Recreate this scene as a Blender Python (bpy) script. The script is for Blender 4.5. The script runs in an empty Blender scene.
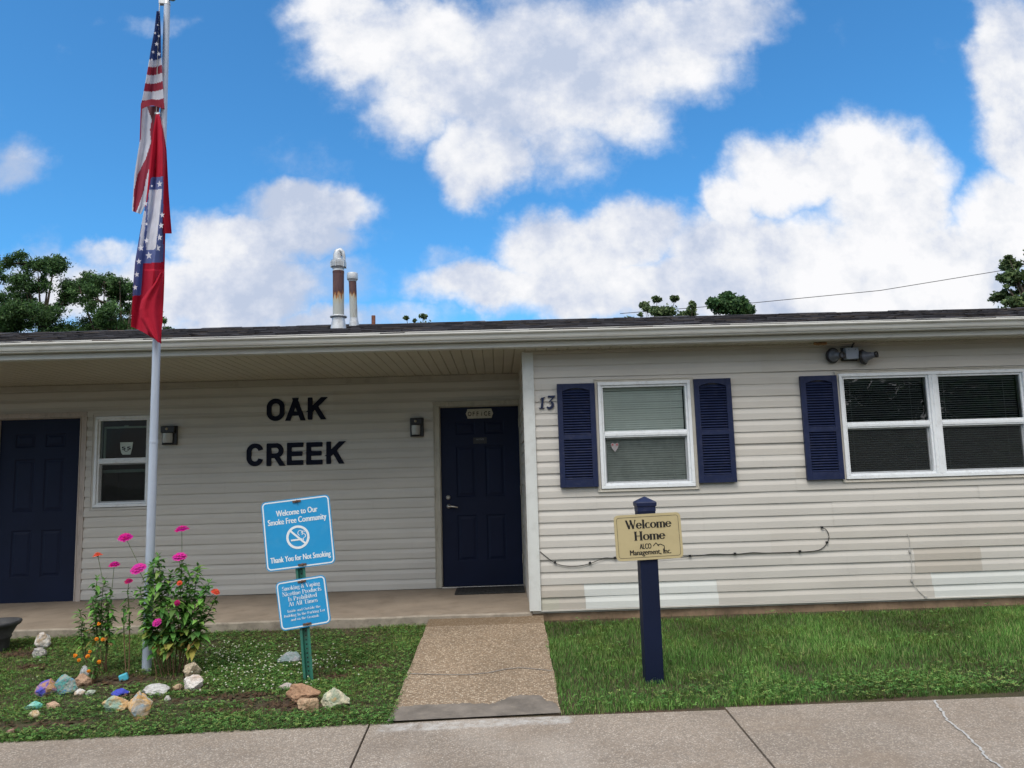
import bpy, math, random
import numpy as np
from mathutils import Vector, Matrix, noise as mn
R = math.radians; PI = math.pi
rnd = random.Random(7)
scene = bpy.context.scene
COL = scene.collection

# ------------------------------------------------------------------ camera
F = 740.84
YAW, PITCH, ROLL = -0.0207686, 0.1187517, -0.0293888
CAM = np.array([-0.2723, -7.0794, 1.27767])
def cam_basis():
    cy, sy = math.cos(YAW), math.sin(YAW); cp, sp = math.cos(PITCH), math.sin(PITCH); cr, sr = math.cos(ROLL), math.sin(ROLL)
    r0 = np.array([cy, sy, 0.]); f0 = np.array([-sy, cy, 0.]); up = np.array([0, 0, 1.])
    fw = f0*cp + up*sp; u = up*cp - f0*sp
    return r0*cr + u*sr, -r0*sr + u*cr, fw
CR, CU, CF = cam_basis()
cd = bpy.data.cameras.new('camera'); cam = bpy.data.objects.new('camera', cd); COL.objects.link(cam)
cam.matrix_world = Matrix(((CR[0], CU[0], -CF[0], CAM[0]), (CR[1], CU[1], -CF[1], CAM[1]), (CR[2], CU[2], -CF[2], CAM[2]), (0, 0, 0, 1)))
cd.sensor_width = 36; cd.lens = 36*F/1024; cd.clip_end = 3000; cd.clip_start = 0.05
scene.camera = cam
def ray(x, y): return CF + CR*(x-512)/F - CU*(y-384)/F
def at(x, y, Y):                      # the point on the vertical plane Y that the photo shows at (x, y)
    d = ray(x, y); return CAM + d*(Y-CAM[1])/d[1]
def gz(Y): return -0.10 + 0.043*min(max(Y, -2.4), 0.2)
def on_ground(x, y):
    d = ray(x, y); t = (-0.10 + 0.043*CAM[1] - CAM[2])/(d[2]-0.043*d[1]); return CAM + d*t
def at_z(x, y, z):
    d = ray(x, y); return CAM + d*(z-CAM[2])/d[2]
def ppm(P): return F/float(np.dot(np.array(P)-CAM, CF))      # photo pixels per metre at P

# ------------------------------------------------------------------ materials
def newmat(name):
    m = bpy.data.materials.new(name); m.use_nodes = True
    nt = m.node_tree; b = nt.nodes['Principled BSDF']; return m, nt, b
def nd(nt, t, ins=None, **kw):
    n = nt.nodes.new(t)
    for k, v in kw.items(): setattr(n, k, v)
    for k, v in (ins or {}).items():
        if isinstance(v, bpy.types.NodeSocket): nt.links.new(v, n.inputs[k])
        else: n.inputs[k].default_value = v
    return n
def c4(c): return (c[0], c[1], c[2], 1.0)
def mixc(nt, fac, a, b, blend='MIX'):
    n = nt.nodes.new('ShaderNodeMix'); n.data_type = 'RGBA'; n.blend_type = blend
    for sock, v in ((n.inputs[0], fac), (n.inputs[6], a), (n.inputs[7], b)):
        if isinstance(v, bpy.types.NodeSocket): nt.links.new(v, sock)
        elif isinstance(v, (int, float)): sock.default_value = v
        else: sock.default_value = c4(v)
    return n.outputs[2]
def ramp(nt, fac, stops, interp='LINEAR'):
    n = nt.nodes.new('ShaderNodeValToRGB'); nt.links.new(fac, n.inputs[0]); cr = n.color_ramp; cr.interpolation = interp
    while len(cr.elements) < len(stops): cr.elements.new(0.5)
    for e, (p, c) in zip(cr.elements, stops):
        e.position = p; e.color = c4(c) if not isinstance(c, (int, float)) else (c, c, c, 1)
    return n.outputs[0]
def texco(nt, scale=(1, 1, 1), loc=(0, 0, 0)):
    g = nt.nodes.new('ShaderNodeNewGeometry')
    m = nd(nt, 'ShaderNodeMapping', {'Vector': g.outputs['Position'], 'Scale': scale, 'Location': loc}); return m.outputs[0]
def noise(nt, co, scale, detail=4, rough=.55, dist=0):
    return nd(nt, 'ShaderNodeTexNoise', {'Vector': co, 'Scale': scale, 'Detail': detail, 'Roughness': rough, 'Distortion': dist}).outputs[0]
def bump(nt, b, h, strength=.3, dist=.01):
    n = nd(nt, 'ShaderNodeBump', {'Height': h, 'Strength': strength, 'Distance': dist}); nt.links.new(n.outputs[0], b.inputs['Normal'])
def basic(name, col, rough=.5, var=.12, scale=6, metal=0, bs=0, bscale=60, spec=.5, dirt=None, dirtamt=.35, stretch=(1, 1, 1)):
    m, nt, b = newmat(name); co = texco(nt, stretch)
    n = noise(nt, co, scale, 5)
    f = ramp(nt, n, [(.3, 1-var), (.7, 1+var)])
    c = mixc(nt, 1.0, col, f, 'MULTIPLY')
    if dirt:
        n2 = noise(nt, co, scale*2.3, 6, .65)
        c = mixc(nt, ramp(nt, n2, [(.5, 0), (.75, dirtamt)]), c, dirt)
    nt.links.new(c, b.inputs['Base Color'])
    b.inputs['Roughness'].default_value = rough; b.inputs['Metallic'].default_value = metal
    b.inputs['Specular IOR Level'].default_value = spec
    if bs: bump(nt, b, noise(nt, co, bscale, 4), bs, .004)
    return m
M = {}
def vinyl(name, col, var=.05):
    m, nt, b = newmat(name); co = texco(nt)
    a = noise(nt, texco(nt, (1, 1, 3)), 1.3, 4)
    c = mixc(nt, 1.0, col, ramp(nt, a, [(.3, 1-var), (.7, 1+var)]), 'MULTIPLY')
    # grime washed down the boards in streaks and spots
    s = noise(nt, texco(nt, (9, 9, .7)), 2.0, 5, .7)
    c = mixc(nt, ramp(nt, s, [(.58, 0), (.85, .15)]), c, (.22, .19, .15))
    sp = noise(nt, co, 38, 3, .6)
    c = mixc(nt, ramp(nt, sp, [(.72, 0), (.78, .35)]), c, (.16, .14, .11))
    nt.links.new(c, b.inputs['Base Color']); b.inputs['Roughness'].default_value = .48
    b.inputs['Specular IOR Level'].default_value = .4
    bump(nt, b, noise(nt, texco(nt, (2, 2, 14)), 14, 4), .25, .002)
    return m
M['siding'] = vinyl('siding', (.570, .545, .503)); M['siding_b'] = vinyl('siding_b', (.555, .525, .478), .07)
M['siding_w'] = vinyl('siding_white', (.65, .665, .64), .05); M['siding_beige'] = vinyl('siding_beige', (.485, .445, .39), .05)
M['siding_cream'] = vinyl('siding_cream', (.47, .455, .38), .04)
M['trim_white'] = basic('trim_white', (.66, .68, .665), .4, .05, 5, dirt=(.3, .29, .25), dirtamt=.25, bs=.08)
M['tan_trim'] = basic('tan_trim', (.53, .50, .44), .45, .06, 4, dirt=(.2, .17, .13), dirtamt=.3)
M['gutter'] = basic('gutter_metal', (.60, .60, .565), .32, .05, 3, dirt=(.22, .20, .16), dirtamt=.3, stretch=(.6, 1, 4))
M['soffit'] = basic('soffit', (.47, .44, .36), .5, .06, 3)
M['window_white'] = basic('window_vinyl', (.80, .83, .86), .35, .04, 9, dirt=(.35, .33, .3), dirtamt=.3)
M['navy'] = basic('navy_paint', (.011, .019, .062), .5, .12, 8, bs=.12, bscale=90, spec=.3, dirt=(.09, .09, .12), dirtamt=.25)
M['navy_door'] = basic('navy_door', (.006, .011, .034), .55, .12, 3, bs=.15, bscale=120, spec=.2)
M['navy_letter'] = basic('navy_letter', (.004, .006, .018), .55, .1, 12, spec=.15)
M['casing'] = basic('door_casing', (.47, .41, .37), .55, .08, 4, dirt=(.14, .11, .09), dirtamt=.5, stretch=(3, 3, .8))
M['casing_tan'] = basic('door_casing_tan', (.44, .41, .34), .55, .08, 4, dirt=(.14, .11, .09), dirtamt=.5, stretch=(3, 3, .8))
M['dark'] = basic('dark_room', (.02, .02, .022), .8, .2, 3)
M['room_dark'] = basic('unlit_room', (.06, .065, .07), .9, .2, 3)  # dark colour stands in for the shade of the unlit rooms
M['blind'] = basic('blind_slat', (.84, .87, .84), .5, .06, 5)
M['blind_dark'] = basic('blind_slat_dark', (.62, .64, .64), .5, .06, 5)
M['black'] = basic('black_plastic', (.014, .014, .016), .4, .15, 20)
M['rubber'] = basic('rubber_mat', (.016, .017, .018), .75, .3, 20, bs=.5, bscale=150, dirt=(.12, .10, .08), dirtamt=.35)
M['steel'] = basic('satin_steel', (.5, .48, .45), .35, .1, 12, metal=.9)
M['alu'] = basic('aluminium_pole', (.43, .49, .59), .42, .05, 4, metal=.15, dirt=(.25, .25, .26), dirtamt=.3, stretch=(3, 3, .5))
M['galv'] = basic('galvanised', (.50, .53, .56), .45, .18, 9, metal=.4, dirt=(.20, .17, .14), dirtamt=.5)
M['rope'] = basic('rope', (.62, .62, .6), .8, .1, 60)
M['bronze'] = basic('bronze_ball', (.10, .07, .04), .4, .2, 20, metal=.6)
M['rust'] = basic('rusty_bolt', (.11, .06, .04), .8, .3, 60)
M['cable'] = basic('cable', (.015, .015, .017), .5, .1, 10)
M['cable_w'] = basic('cable_white', (.45, .44, .42), .5, .1, 10)
M['cream_letter_plate'] = basic('cream_plate', (.43, .39, .30), .5, .08, 14, dirt=(.2, .17, .12), dirtamt=.3)
M['ink'] = basic('black_ink', (.012, .011, .010), .5, .05, 5)
M['sign_tan'] = basic('sign_tan', (.50, .42, .235), .45, .04, 6, dirt=(.35, .28, .15), dirtamt=.25)
M['sign_blue'] = basic('sign_blue', (.022, .30, .62), .35, .05, 5, dirt=(.10, .36, .60), dirtamt=.3)
M['sign_white'] = basic('sign_white', (.78, .82, .85), .4, .03, 8, dirt=(.5, .52, .52), dirtamt=.2)
M['green_post'] = basic('green_post', (.03, .16, .12), .5, .15, 9, dirt=(.12, .09, .05), dirtamt=.5)
M['terracotta_black'] = basic('pot_black', (.035, .037, .042), .6, .25, 12, bs=.4, bscale=30, dirt=(.10, .10, .09), dirtamt=.4)
M['mud'] = basic('mud', (.30, .17, .08), .9, .3, 40, bs=.6, bscale=90)
M['lamp_glass'] = basic('lamp_glass', (.45, .46, .45), .15, .1, 10)
M['bark'] = basic('bark', (.10, .075, .055), .9, .3, 8, bs=.8, bscale=20, stretch=(1, 1, .3))
M['stem'] = basic('stem', (.10, .14, .045), .6, .2, 20)
M['stem_brown'] = basic('stem_dry', (.14, .085, .045), .8, .3, 20)
M['concrete_fnd'] = basic('foundation_concrete', (.24, .165, .105), .9, .25, 5, bs=.6, bscale=30, dirt=(.10, .07, .045), dirtamt=.7)

def glass(name, tint=(.80, .86, .84), refl=1.0, rough=0.0):
    m, nt, b = newmat(name); nt.nodes.remove(b)
    t = nd(nt, 'ShaderNodeBsdfTransparent', {'Color': c4(tint)})
    co = texco(nt); bm = nd(nt, 'ShaderNodeBump', {'Height': noise(nt, co, 2.2, 2), 'Strength': .10, 'Distance': .02})
    g = nd(nt, 'ShaderNodeBsdfGlossy', {'Roughness': rough, 'Normal': bm.outputs[0]})
    fr = nd(nt, 'ShaderNodeFresnel', {'IOR': 1.62})
    ml = nd(nt, 'ShaderNodeMath', {0: fr.outputs[0], 1: refl}, operation='MULTIPLY'); ml.use_clamp = True
    mx = nd(nt, 'ShaderNodeMixShader', {0: ml.outputs[0], 1: t.outputs[0], 2: g.outputs[0]})
    nt.links.new(mx.outputs[0], nt.nodes['Material Output'].inputs[0]); return m
M['glass'] = glass('glass', (.93, .985, .955), .8)
M['glass_porch'] = glass('glass_porch', (.55, .60, .58), .30)
M['glass_dark'] = glass('glass_dark', (.66, .70, .70), 1.9)
def screen_mat():
    m, nt, b = newmat('insect_screen'); nt.nodes.remove(b)
    t = nt.nodes.new('ShaderNodeBsdfTransparent'); d = nd(nt, 'ShaderNodeBsdfDiffuse', {'Color': (.055, .06, .06, 1)})
    n = noise(nt, texco(nt), 9, 5, .7)
    mx = nd(nt, 'ShaderNodeMixShader', {0: ramp(nt, n, [(.35, .28), (.7, .44)]), 1: t.outputs[0], 2: d.outputs[0]})
    nt.links.new(mx.outputs[0], nt.nodes['Material Output'].inputs[0]); return m
M['screen'] = screen_mat()
def attr_mat(name, rough=.6, trans=.25, spec=.3):
    m, nt, b = newmat(name)
    a = nd(nt, 'ShaderNodeAttribute', attribute_name='tint'); b.inputs['Roughness'].default_value = rough
    b.inputs['Specular IOR Level'].default_value = spec
    nt.links.new(a.outputs['Color'], b.inputs['Base Color'])
    if trans:
        tr = nd(nt, 'ShaderNodeBsdfTranslucent', {'Color': a.outputs['Color']})
        mx = nd(nt, 'ShaderNodeMixShader', {0: trans, 1: b.outputs[0], 2: tr.outputs[0]})
        nt.links.new(mx.outputs[0], nt.nodes['Material Output'].inputs[0])
    return m
M['leaf'] = attr_mat('leaf'); M['grass'] = attr_mat('grass_blade', .65, .25, .2)
M['petal'] = attr_mat('petal', .6, .2, .1); M['shingle'] = attr_mat('shingle', .9, 0, .15)
def cloth(name, col):
    m, nt, b = newmat(name); co = texco(nt)
    c = mixc(nt, 1.0, col, ramp(nt, noise(nt, co, 7, 4), [(.3, .88), (.7, 1.1)]), 'MULTIPLY')
    nt.links.new(c, b.inputs['Base Color']); b.inputs['Roughness'].default_value = .75; b.inputs['Specular IOR Level'].default_value = .15
    bump(nt, b, noise(nt, texco(nt, (1, 1, .3)), 26, 3), .35, .01)
    tr = nd(nt, 'ShaderNodeBsdfTranslucent', {'Color': c})
    mx = nd(nt, 'ShaderNodeMixShader', {0: .28, 1: b.outputs[0], 2: tr.outputs[0]})
    nt.links.new(mx.outputs[0], nt.nodes['Material Output'].inputs[0]); return m
M['f_red'] = cloth('flag_red', (.40, .028, .045)); M['f_maroon'] = cloth('flag_maroon', (.30, .035, .06)); M['f_white'] = cloth('flag_white', (.62, .62, .68))
M['f_blue'] = cloth('flag_blue', (.055, .085, .23)); M['f_blue2'] = cloth('flag_blue_light', (.15, .19, .42)); M['f_star'] = cloth('flag_star', (.78, .78, .85)); M['f_red2'] = cloth('flag_bright_red', (.50, .018, .045))

def aggregate(name, cols, scale, rough=.85, bstr=.5, base_mix=.0, stains=None, extra=None):
    m, nt, b = newmat(name); co = texco(nt)
    v = nd(nt, 'ShaderNodeTexVoronoi', {'Vector': co, 'Scale': scale, 'Randomness': 1.0})
    sep = nd(nt, 'ShaderNodeSeparateColor', {0: v.outputs['Color']})
    c = ramp(nt, sep.outputs[0], cols)
    edge = ramp(nt, v.outputs['Distance'], [(.30, 0), (.62, 1)])
    c = mixc(nt, edge, c, [x*.62 for x in cols[len(cols)//2][1]])
    c = mixc(nt, 1.0, c, ramp(nt, noise(nt, co, 1.6, 5, .6), [(.3, .86), (.7, 1.10)]), 'MULTIPLY')
    c = mixc(nt, 1.0, c, ramp(nt, noise(nt, co, 30, 4, .6), [(.3, .86), (.7, 1.12)]), 'MULTIPLY')
    if stains: c = mixc(nt, ramp(nt, noise(nt, co, 2.6, 6, .65), [(.52, 0), (.72, .45)]), c, stains)
    if extra: c = extra(nt, c)
    nt.links.new(c, b.inputs['Base Color']); b.inputs['Roughness'].default_value = rough; b.inputs['Specular IOR Level'].default_value = .25
    inv = nd(nt, 'ShaderNodeMath', {0: 1.0, 1: v.outputs['Distance']}, operation='SUBTRACT')
    bump(nt, b, inv.outputs[0], bstr, .006)
    return m
def box_mask(nt, x0, x1, y0, y1, soft=.05, nz=.06, slope=0.0):
    """a blotchy stain with its own outline on the paving"""
    co = texco(nt); n = noise(nt, co, 7, 5, .7)
    sp = nd(nt, 'ShaderNodeSeparateXYZ', {0: co})
    ny = nd(nt, 'ShaderNodeMath', {0: n, 1: nz*2}, operation='MULTIPLY')
    yy = nd(nt, 'ShaderNodeMath', {0: sp.outputs[1], 1: ny.outputs[0]}, operation='ADD')
    yy = nd(nt, 'ShaderNodeMath', {0: yy.outputs[0], 1: nd(nt, 'ShaderNodeMath', {0: sp.outputs[0], 1: -slope}, operation='MULTIPLY').outputs[0]}, operation='ADD')
    def ss(val, a, b_): return nd(nt, 'ShaderNodeMapRange', {'Value': val, 'From Min': a, 'From Max': b_}, interpolation_type='SMOOTHSTEP').outputs[0]
    a = ss(sp.outputs[0], x0, x0+soft); b2 = ss(sp.outputs[0], x1, x1-soft)
    c = ss(yy.outputs[0], y0+nz, y0+nz+soft); d = ss(yy.outputs[0], y1+nz, y1+nz-soft)
    mm = lambda p, q: nd(nt, 'ShaderNodeMath', {0: p, 1: q}, operation='MULTIPLY').outputs[0]
    return mm(mm(a, b2), mm(c, d))
def sidewalk_extra(nt, c):
    mk = box_mask(nt, -1.05, .14, -2.53, -2.35, .05, .03, .04)
    f_ = ramp(nt, noise(nt, texco(nt), 16, 6, .75), [(.40, .10), (.62, .75)]); c = mixc(nt, nd(nt, 'ShaderNodeMath', {0: mk, 1: f_}, operation='MULTIPLY').outputs[0], c, (.50, .50, .49))
    # tyre-dark stains and pale worn patches with outlines of their own
    c = mixc(nt, ramp(nt, noise(nt, texco(nt), 1.1, 6, .7, .5), [(.54, 0), (.66, .30)]), c, (.17, .14, .115))
    c = mixc(nt, ramp(nt, noise(nt, texco(nt, (1, 1, 1), (7, 3, 0)), .8, 5, .6), [(.55, 0), (.7, .28)]), c, (.50, .46, .41)); return c
M['sidewalk'] = aggregate('sidewalk_concrete', [(0, (.23, .185, .145)), (.35, (.32, .268, .218)), (.7, (.385, .33, .275)), (1, (.50, .45, .39))], 105, bstr=.35, stains=(.25, .195, .145), extra=sidewalk_extra)
def path_extra(nt, c):
    mk = box_mask(nt, -1.1, .3, -.30, .05, .05, .03)
    return mixc(nt, nd(nt, 'ShaderNodeMath', {0: mk, 1: .55}, operation='MULTIPLY').outputs[0], c, (.13, .085, .045))
M['pebble'] = aggregate('pebble_path', [(0, (.15, .10, .065)), (.3, (.27, .195, .13)), (.6, (.37, .285, .20)), (1, (.54, .46, .36))], 74, bstr=.8, extra=path_extra)
M['mortar'] = basic('mortar_patch', (.16, .14, .12), .85, .3, 7, bs=.6, bscale=50, dirt=(.30, .26, .21), dirtamt=.4)
M['caulk'] = basic('grey_caulk', (.27, .25, .23), .8, .15, 20)
M['filler'] = basic('white_filler', (.42, .42, .41), .8, .2, 30)
M['porch'] = basic('porch_concrete', (.27, .22, .17), .75, .16, 2.5, bs=.25, bscale=50, dirt=(.16, .12, .085), dirtamt=.55)
M['porch_edge'] = basic('porch_edge', (.30, .26, .21), .85, .25, 6, bs=.6, bscale=40, dirt=(.10, .08, .06), dirtamt=.6)
M['asphalt'] = basic('asphalt', (.055, .055, .055), .9, .2, 8, bs=.5, bscale=120)
def soil_mat():
    m, nt, b = newmat('soil'); co = texco(nt)
    c = ramp(nt, noise(nt, co, 14, 8, .7), [(.25, (.03, .019, .011)), (.5, (.075, .047, .028)), (.75, (.15, .10, .06))])
    g = noise(nt, co, 1.3, 5, .6)
    c = mixc(nt, ramp(nt, g, [(.42, 0), (.6, .55)]), c, (.05, .065, .02))
    nt.links.new(c, b.inputs['Base Color']); b.inputs['Roughness'].default_value = .95
    bump(nt, b, noise(nt, co, 45, 6, .7), .9, .03); return m
M['soil'] = soil_mat()
def rust_pipe(zl, zh):
    m, nt, b = newmat('rusting_flue'); g = nt.nodes.new('ShaderNodeNewGeometry'); sp = nd(nt, 'ShaderNodeSeparateXYZ', {0: g.outputs['Position']})
    n = noise(nt, texco(nt, (22, 22, 3)), 1.2, 5, .7)
    k = nd(nt, 'ShaderNodeMath', {0: nd(nt, 'ShaderNodeMath', {0: n, 1: .5}, operation='SUBTRACT').outputs[0], 1: .40}, operation='MULTIPLY')
    z = nd(nt, 'ShaderNodeMath', {0: sp.outputs[2], 1: k.outputs[0]}, operation='ADD')
    fz = nd(nt, 'ShaderNodeMapRange', {'Value': z.outputs[0], 'From Min': zl, 'From Max': zh}).outputs[0]
    c = ramp(nt, fz, [(.0, (.40, .42, .40)), (.36, (.42, .40, .30)), (.50, (.40, .17, .04)), (.60, (.14, .04, .02)), (.72, (.07, .03, .03)), (1, (.09, .045, .05))])
    c = mixc(nt, ramp(nt, noise(nt, texco(nt, (30, 30, 5)), 1.0, 4), [(.52, 0), (.7, .5)]), c, (.22, .10, .04))
    nt.links.new(c, b.inputs['Base Color']); b.inputs['Roughness'].default_value = .7; b.inputs['Metallic'].default_value = .1
    bump(nt, b, noise(nt, texco(nt), 60, 4), .3, .004); return m
def rock_mat(name, cols, sc=9):
    m, nt, b = newmat(name); co = texco(nt); k = len(cols)
    n = noise(nt, co, sc, 5, .6, .6)
    st = [(.33+.34*i/max(1, k-1), c) for i, c in enumerate(cols)]
    c = ramp(nt, n, st)
    c = mixc(nt, 1.0, c, ramp(nt, noise(nt, co, 60, 5, .7), [(.3, .72), (.7, 1.15)]), 'MULTIPLY')
    nt.links.new(c, b.inputs['Base Color']); b.inputs['Roughness'].default_value = .85
    bump(nt, b, noise(nt, co, 40, 6, .7), .8, .01); return m

# ------------------------------------------------------------------ mesh builder
ORG = {}
class MB:
    def __init__(s): s.v = []; s.f = []; s.m = []; s.sm = []; s.xf = None; s.col = []
    def add(s, vs, fs, mi=0, sm=False, col=None):
        o = len(s.v)
        if s.xf is not None: vs = [tuple(s.xf @ Vector(p)) for p in vs]
        s.v += [tuple(p) for p in vs]; s.f += [tuple(i+o for i in f) for f in fs]; s.m += [mi]*len(fs); s.sm += [sm]*len(fs)
        if col is not None: s.col += [col]*len(vs)
    def box(s, x0, x1, y0, y1, z0, z1, mi=0, col=None):
        s.add([(x0, y0, z0), (x1, y0, z0), (x1, y1, z0), (x0, y1, z0), (x0, y0, z1), (x1, y0, z1), (x1, y1, z1), (x0, y1, z1)],
              [(0, 3, 2, 1), (4, 5, 6, 7), (0, 1, 5, 4), (1, 2, 6, 5), (2, 3, 7, 6), (3, 0, 4, 7)], mi, False, col)
    def quad(s, a, b, c, d, mi=0, col=None): s.add([a, b, c, d], [(0, 1, 2, 3)], mi, False, col)
    def prism(s, poly, y0, y1, mi=0):          # poly in (x, z), y0 the front
        n = len(poly)
        area = sum(poly[i][0]*poly[(i+1) % n][1]-poly[(i+1) % n][0]*poly[i][1] for i in range(n))
        if area < 0: poly = poly[::-1]
        vs = [(x, y0, z) for x, z in poly]+[(x, y1, z) for x, z in poly]
        s.add(vs, [tuple(range(n)), tuple(range(2*n-1, n-1, -1))]+[(i, i+n, (i+1) % n+n, (i+1) % n) for i in range(n)], mi)
    def flat(s, poly, z, mi=0):                # poly in (x, y) or (x, y, z)
        vs = [(p[0], p[1], p[2] if len(p) > 2 else z) for p in poly]; n = len(vs)
        area = sum(vs[i][0]*vs[(i+1) % n][1]-vs[(i+1) % n][0]*vs[i][1] for i in range(n))
        s.add(vs if area > 0 else vs[::-1], [tuple(range(n))], mi)
    def tube(s, pts, r, seg=8, mi=0, cap=True, col=None):
        pts = [Vector(p) for p in pts]; n = len(pts); rr = r if hasattr(r, '__len__') else [r]*n
        vs = []; fs = []
        up = Vector((0, 0, 1)); d0 = (pts[1]-pts[0]).normalized()
        if abs(d0.dot(up)) > .95: up = Vector((0, 1, 0))
        for i, p in enumerate(pts):
            d = (pts[min(i+1, n-1)]-pts[max(i-1, 0)]).normalized()
            a = d.cross(up)
            if a.length < 1e-4: a = Vector((1, 0, 0))
            a.normalize(); b = d.cross(a).normalized()
            for k in range(seg):
                t = 2*PI*k/seg; vs.append(tuple(p+a*(rr[i]*math.cos(t))+b*(rr[i]*math.sin(t))))
        for i in range(n-1):
            for k in range(seg):
                k2 = (k+1) % seg; fs.append((i*seg+k, i*seg+k2, (i+1)*seg+k2, (i+1)*seg+k))
        o0 = len(s.f); s.add(vs, fs, mi, True, col)
        if cap:
            e0, e1 = vs[:seg], vs[(n-1)*seg:]      # end caps on vertices of their own, so the sides keep true normals
            s.add(e0+e1, [tuple(range(seg-1, -1, -1)), tuple(range(seg, 2*seg))], mi, False, col)
    def lathe(s, prof, c, seg=28, mi=0, mat=None, sm=True):
        vs = []; fs = []; n = len(prof)
        for r, z in prof:
            for k in range(seg):
                t = 2*PI*k/seg; p = Vector((r*math.cos(t), r*math.sin(t), z))
                if mat is not None: p = mat @ p
                vs.append((p.x+c[0], p.y+c[1], p.z+c[2]))
        for i in range(n-1):
            for k in range(seg):
                k2 = (k+1) % seg; fs.append((i*seg+k, i*seg+k2, (i+1)*seg+k2, (i+1)*seg+k))
        s.add(vs, fs, mi, sm)
        if prof[0][0] > 1e-4: s.add(vs[:seg], [tuple(range(seg-1, -1, -1))], mi)
        if prof[-1][0] > 1e-4: s.add(vs[(n-1)*seg:], [tuple(range(seg))], mi)
    def build(s, name, mats, parent=None, origin=None, bevel=0, tint=False, auto=None):
        me = bpy.data.meshes.new(name); o = bpy.data.objects.new(name, me); COL.objects.link(o)
        if parent is not None: og = ORG[parent.name]; o.parent = parent
        else: og = Vector(origin) if origin is not None else Vector((0, 0, 0)); o.location = og
        ORG[o.name] = og
        v = np.array(s.v, dtype=np.float64)-np.array(og)
        me.from_pydata(v.tolist(), [], s.f)
        for m in (mats if isinstance(mats, (list, tuple)) else [mats]): me.materials.append(m)
        me.polygons.foreach_set('material_index', s.m); me.polygons.foreach_set('use_smooth', s.sm)
        if s.col and len(s.col) == len(s.v):
            a = me.color_attributes.new('tint', 'FLOAT_COLOR', 'POINT')
            a.data.foreach_set('color', np.array([(c[0], c[1], c[2], 1) for c in s.col], dtype=np.float32).ravel())
        me.update()
        if bevel:
            b = o.modifiers.new('bevel', 'BEVEL'); b.width = bevel; b.segments = 2; b.limit_method = 'ANGLE'; b.angle_limit = R(40)
        return o
def np_mesh(name, V, Q, mat, tint, parent=None, origin=(0, 0, 0), k=4, smooth=False):
    """big meshes of equal faces straight from arrays"""
    me = bpy.data.meshes.new(name); o = bpy.data.objects.new(name, me); COL.objects.link(o)
    if parent is not None: og = ORG[parent.name]; o.parent = parent
    else: og = Vector(origin); o.location = og
    ORG[o.name] = og
    V = (V-np.array(og)).astype(np.float32); Q = Q.astype(np.int32); nf = len(Q)
    me.vertices.add(len(V)); me.vertices.foreach_set('co', V.ravel())
    me.loops.add(nf*k); me.loops.foreach_set('vertex_index', Q.ravel())
    me.polygons.add(nf); me.polygons.foreach_set('loop_start', np.arange(0, nf*k, k, dtype=np.int32))
    if smooth: me.polygons.foreach_set('use_smooth', np.ones(nf, dtype=bool))
    me.update(calc_edges=True); me.validate()
    a = me.color_attributes.new('tint', 'FLOAT_COLOR', 'POINT'); T = np.ones((len(V), 4), dtype=np.float32); T[:, :3] = tint
    a.data.foreach_set('color', T.ravel()); me.materials.append(mat); return o
def empty(name, loc):
    o = bpy.data.objects.new(name, None); COL.objects.link(o); o.location = loc; o.empty_display_size = .2; ORG[o.name] = Vector(loc); return o
def tag(o, label=None, cat=None, group=None, kind=None):
    if label: o['label'] = label
    if cat: o['category'] = cat
    if group: o['group'] = group
    if kind: o['kind'] = kind
    return o
def text_mesh(mb, body, cx, cz, h, yf, mi, xs=1.0, bold=0.0, width=None, dup=0.0):
    """sans lettering from the built-in font: cap height h, front at yf"""
    c = bpy.data.curves.new('t', 'FONT'); c.body = body; c.size = 1; c.align_x = 'CENTER'; c.offset = bold; c.resolution_u = 3
    o = bpy.data.objects.new('t', c); COL.objects.link(o); bpy.context.view_layer.update()
    me = bpy.data.meshes.new_from_object(o.evaluated_get(bpy.context.evaluated_depsgraph_get()))
    vs = [v.co.copy() for v in me.vertices]; fs = [tuple(p.vertices) for p in me.polygons]
    s = h/.73
    x0 = min(v.x for v in vs); x1 = max(v.x for v in vs)
    sx = (width/(x1-x0)) if width else s*xs
    mid = (x0+x1)/2
    for q in ((0,) if not dup else (-1, 0, 1)): mb.add([(cx+(v.x-mid)*sx+q*dup, yf-.00005*(q+1), cz+(v.y-.365)*s) for v in vs], fs, mi)
    bpy.data.objects.remove(o); bpy.data.curves.remove(c); bpy.data.meshes.remove(me)

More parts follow.
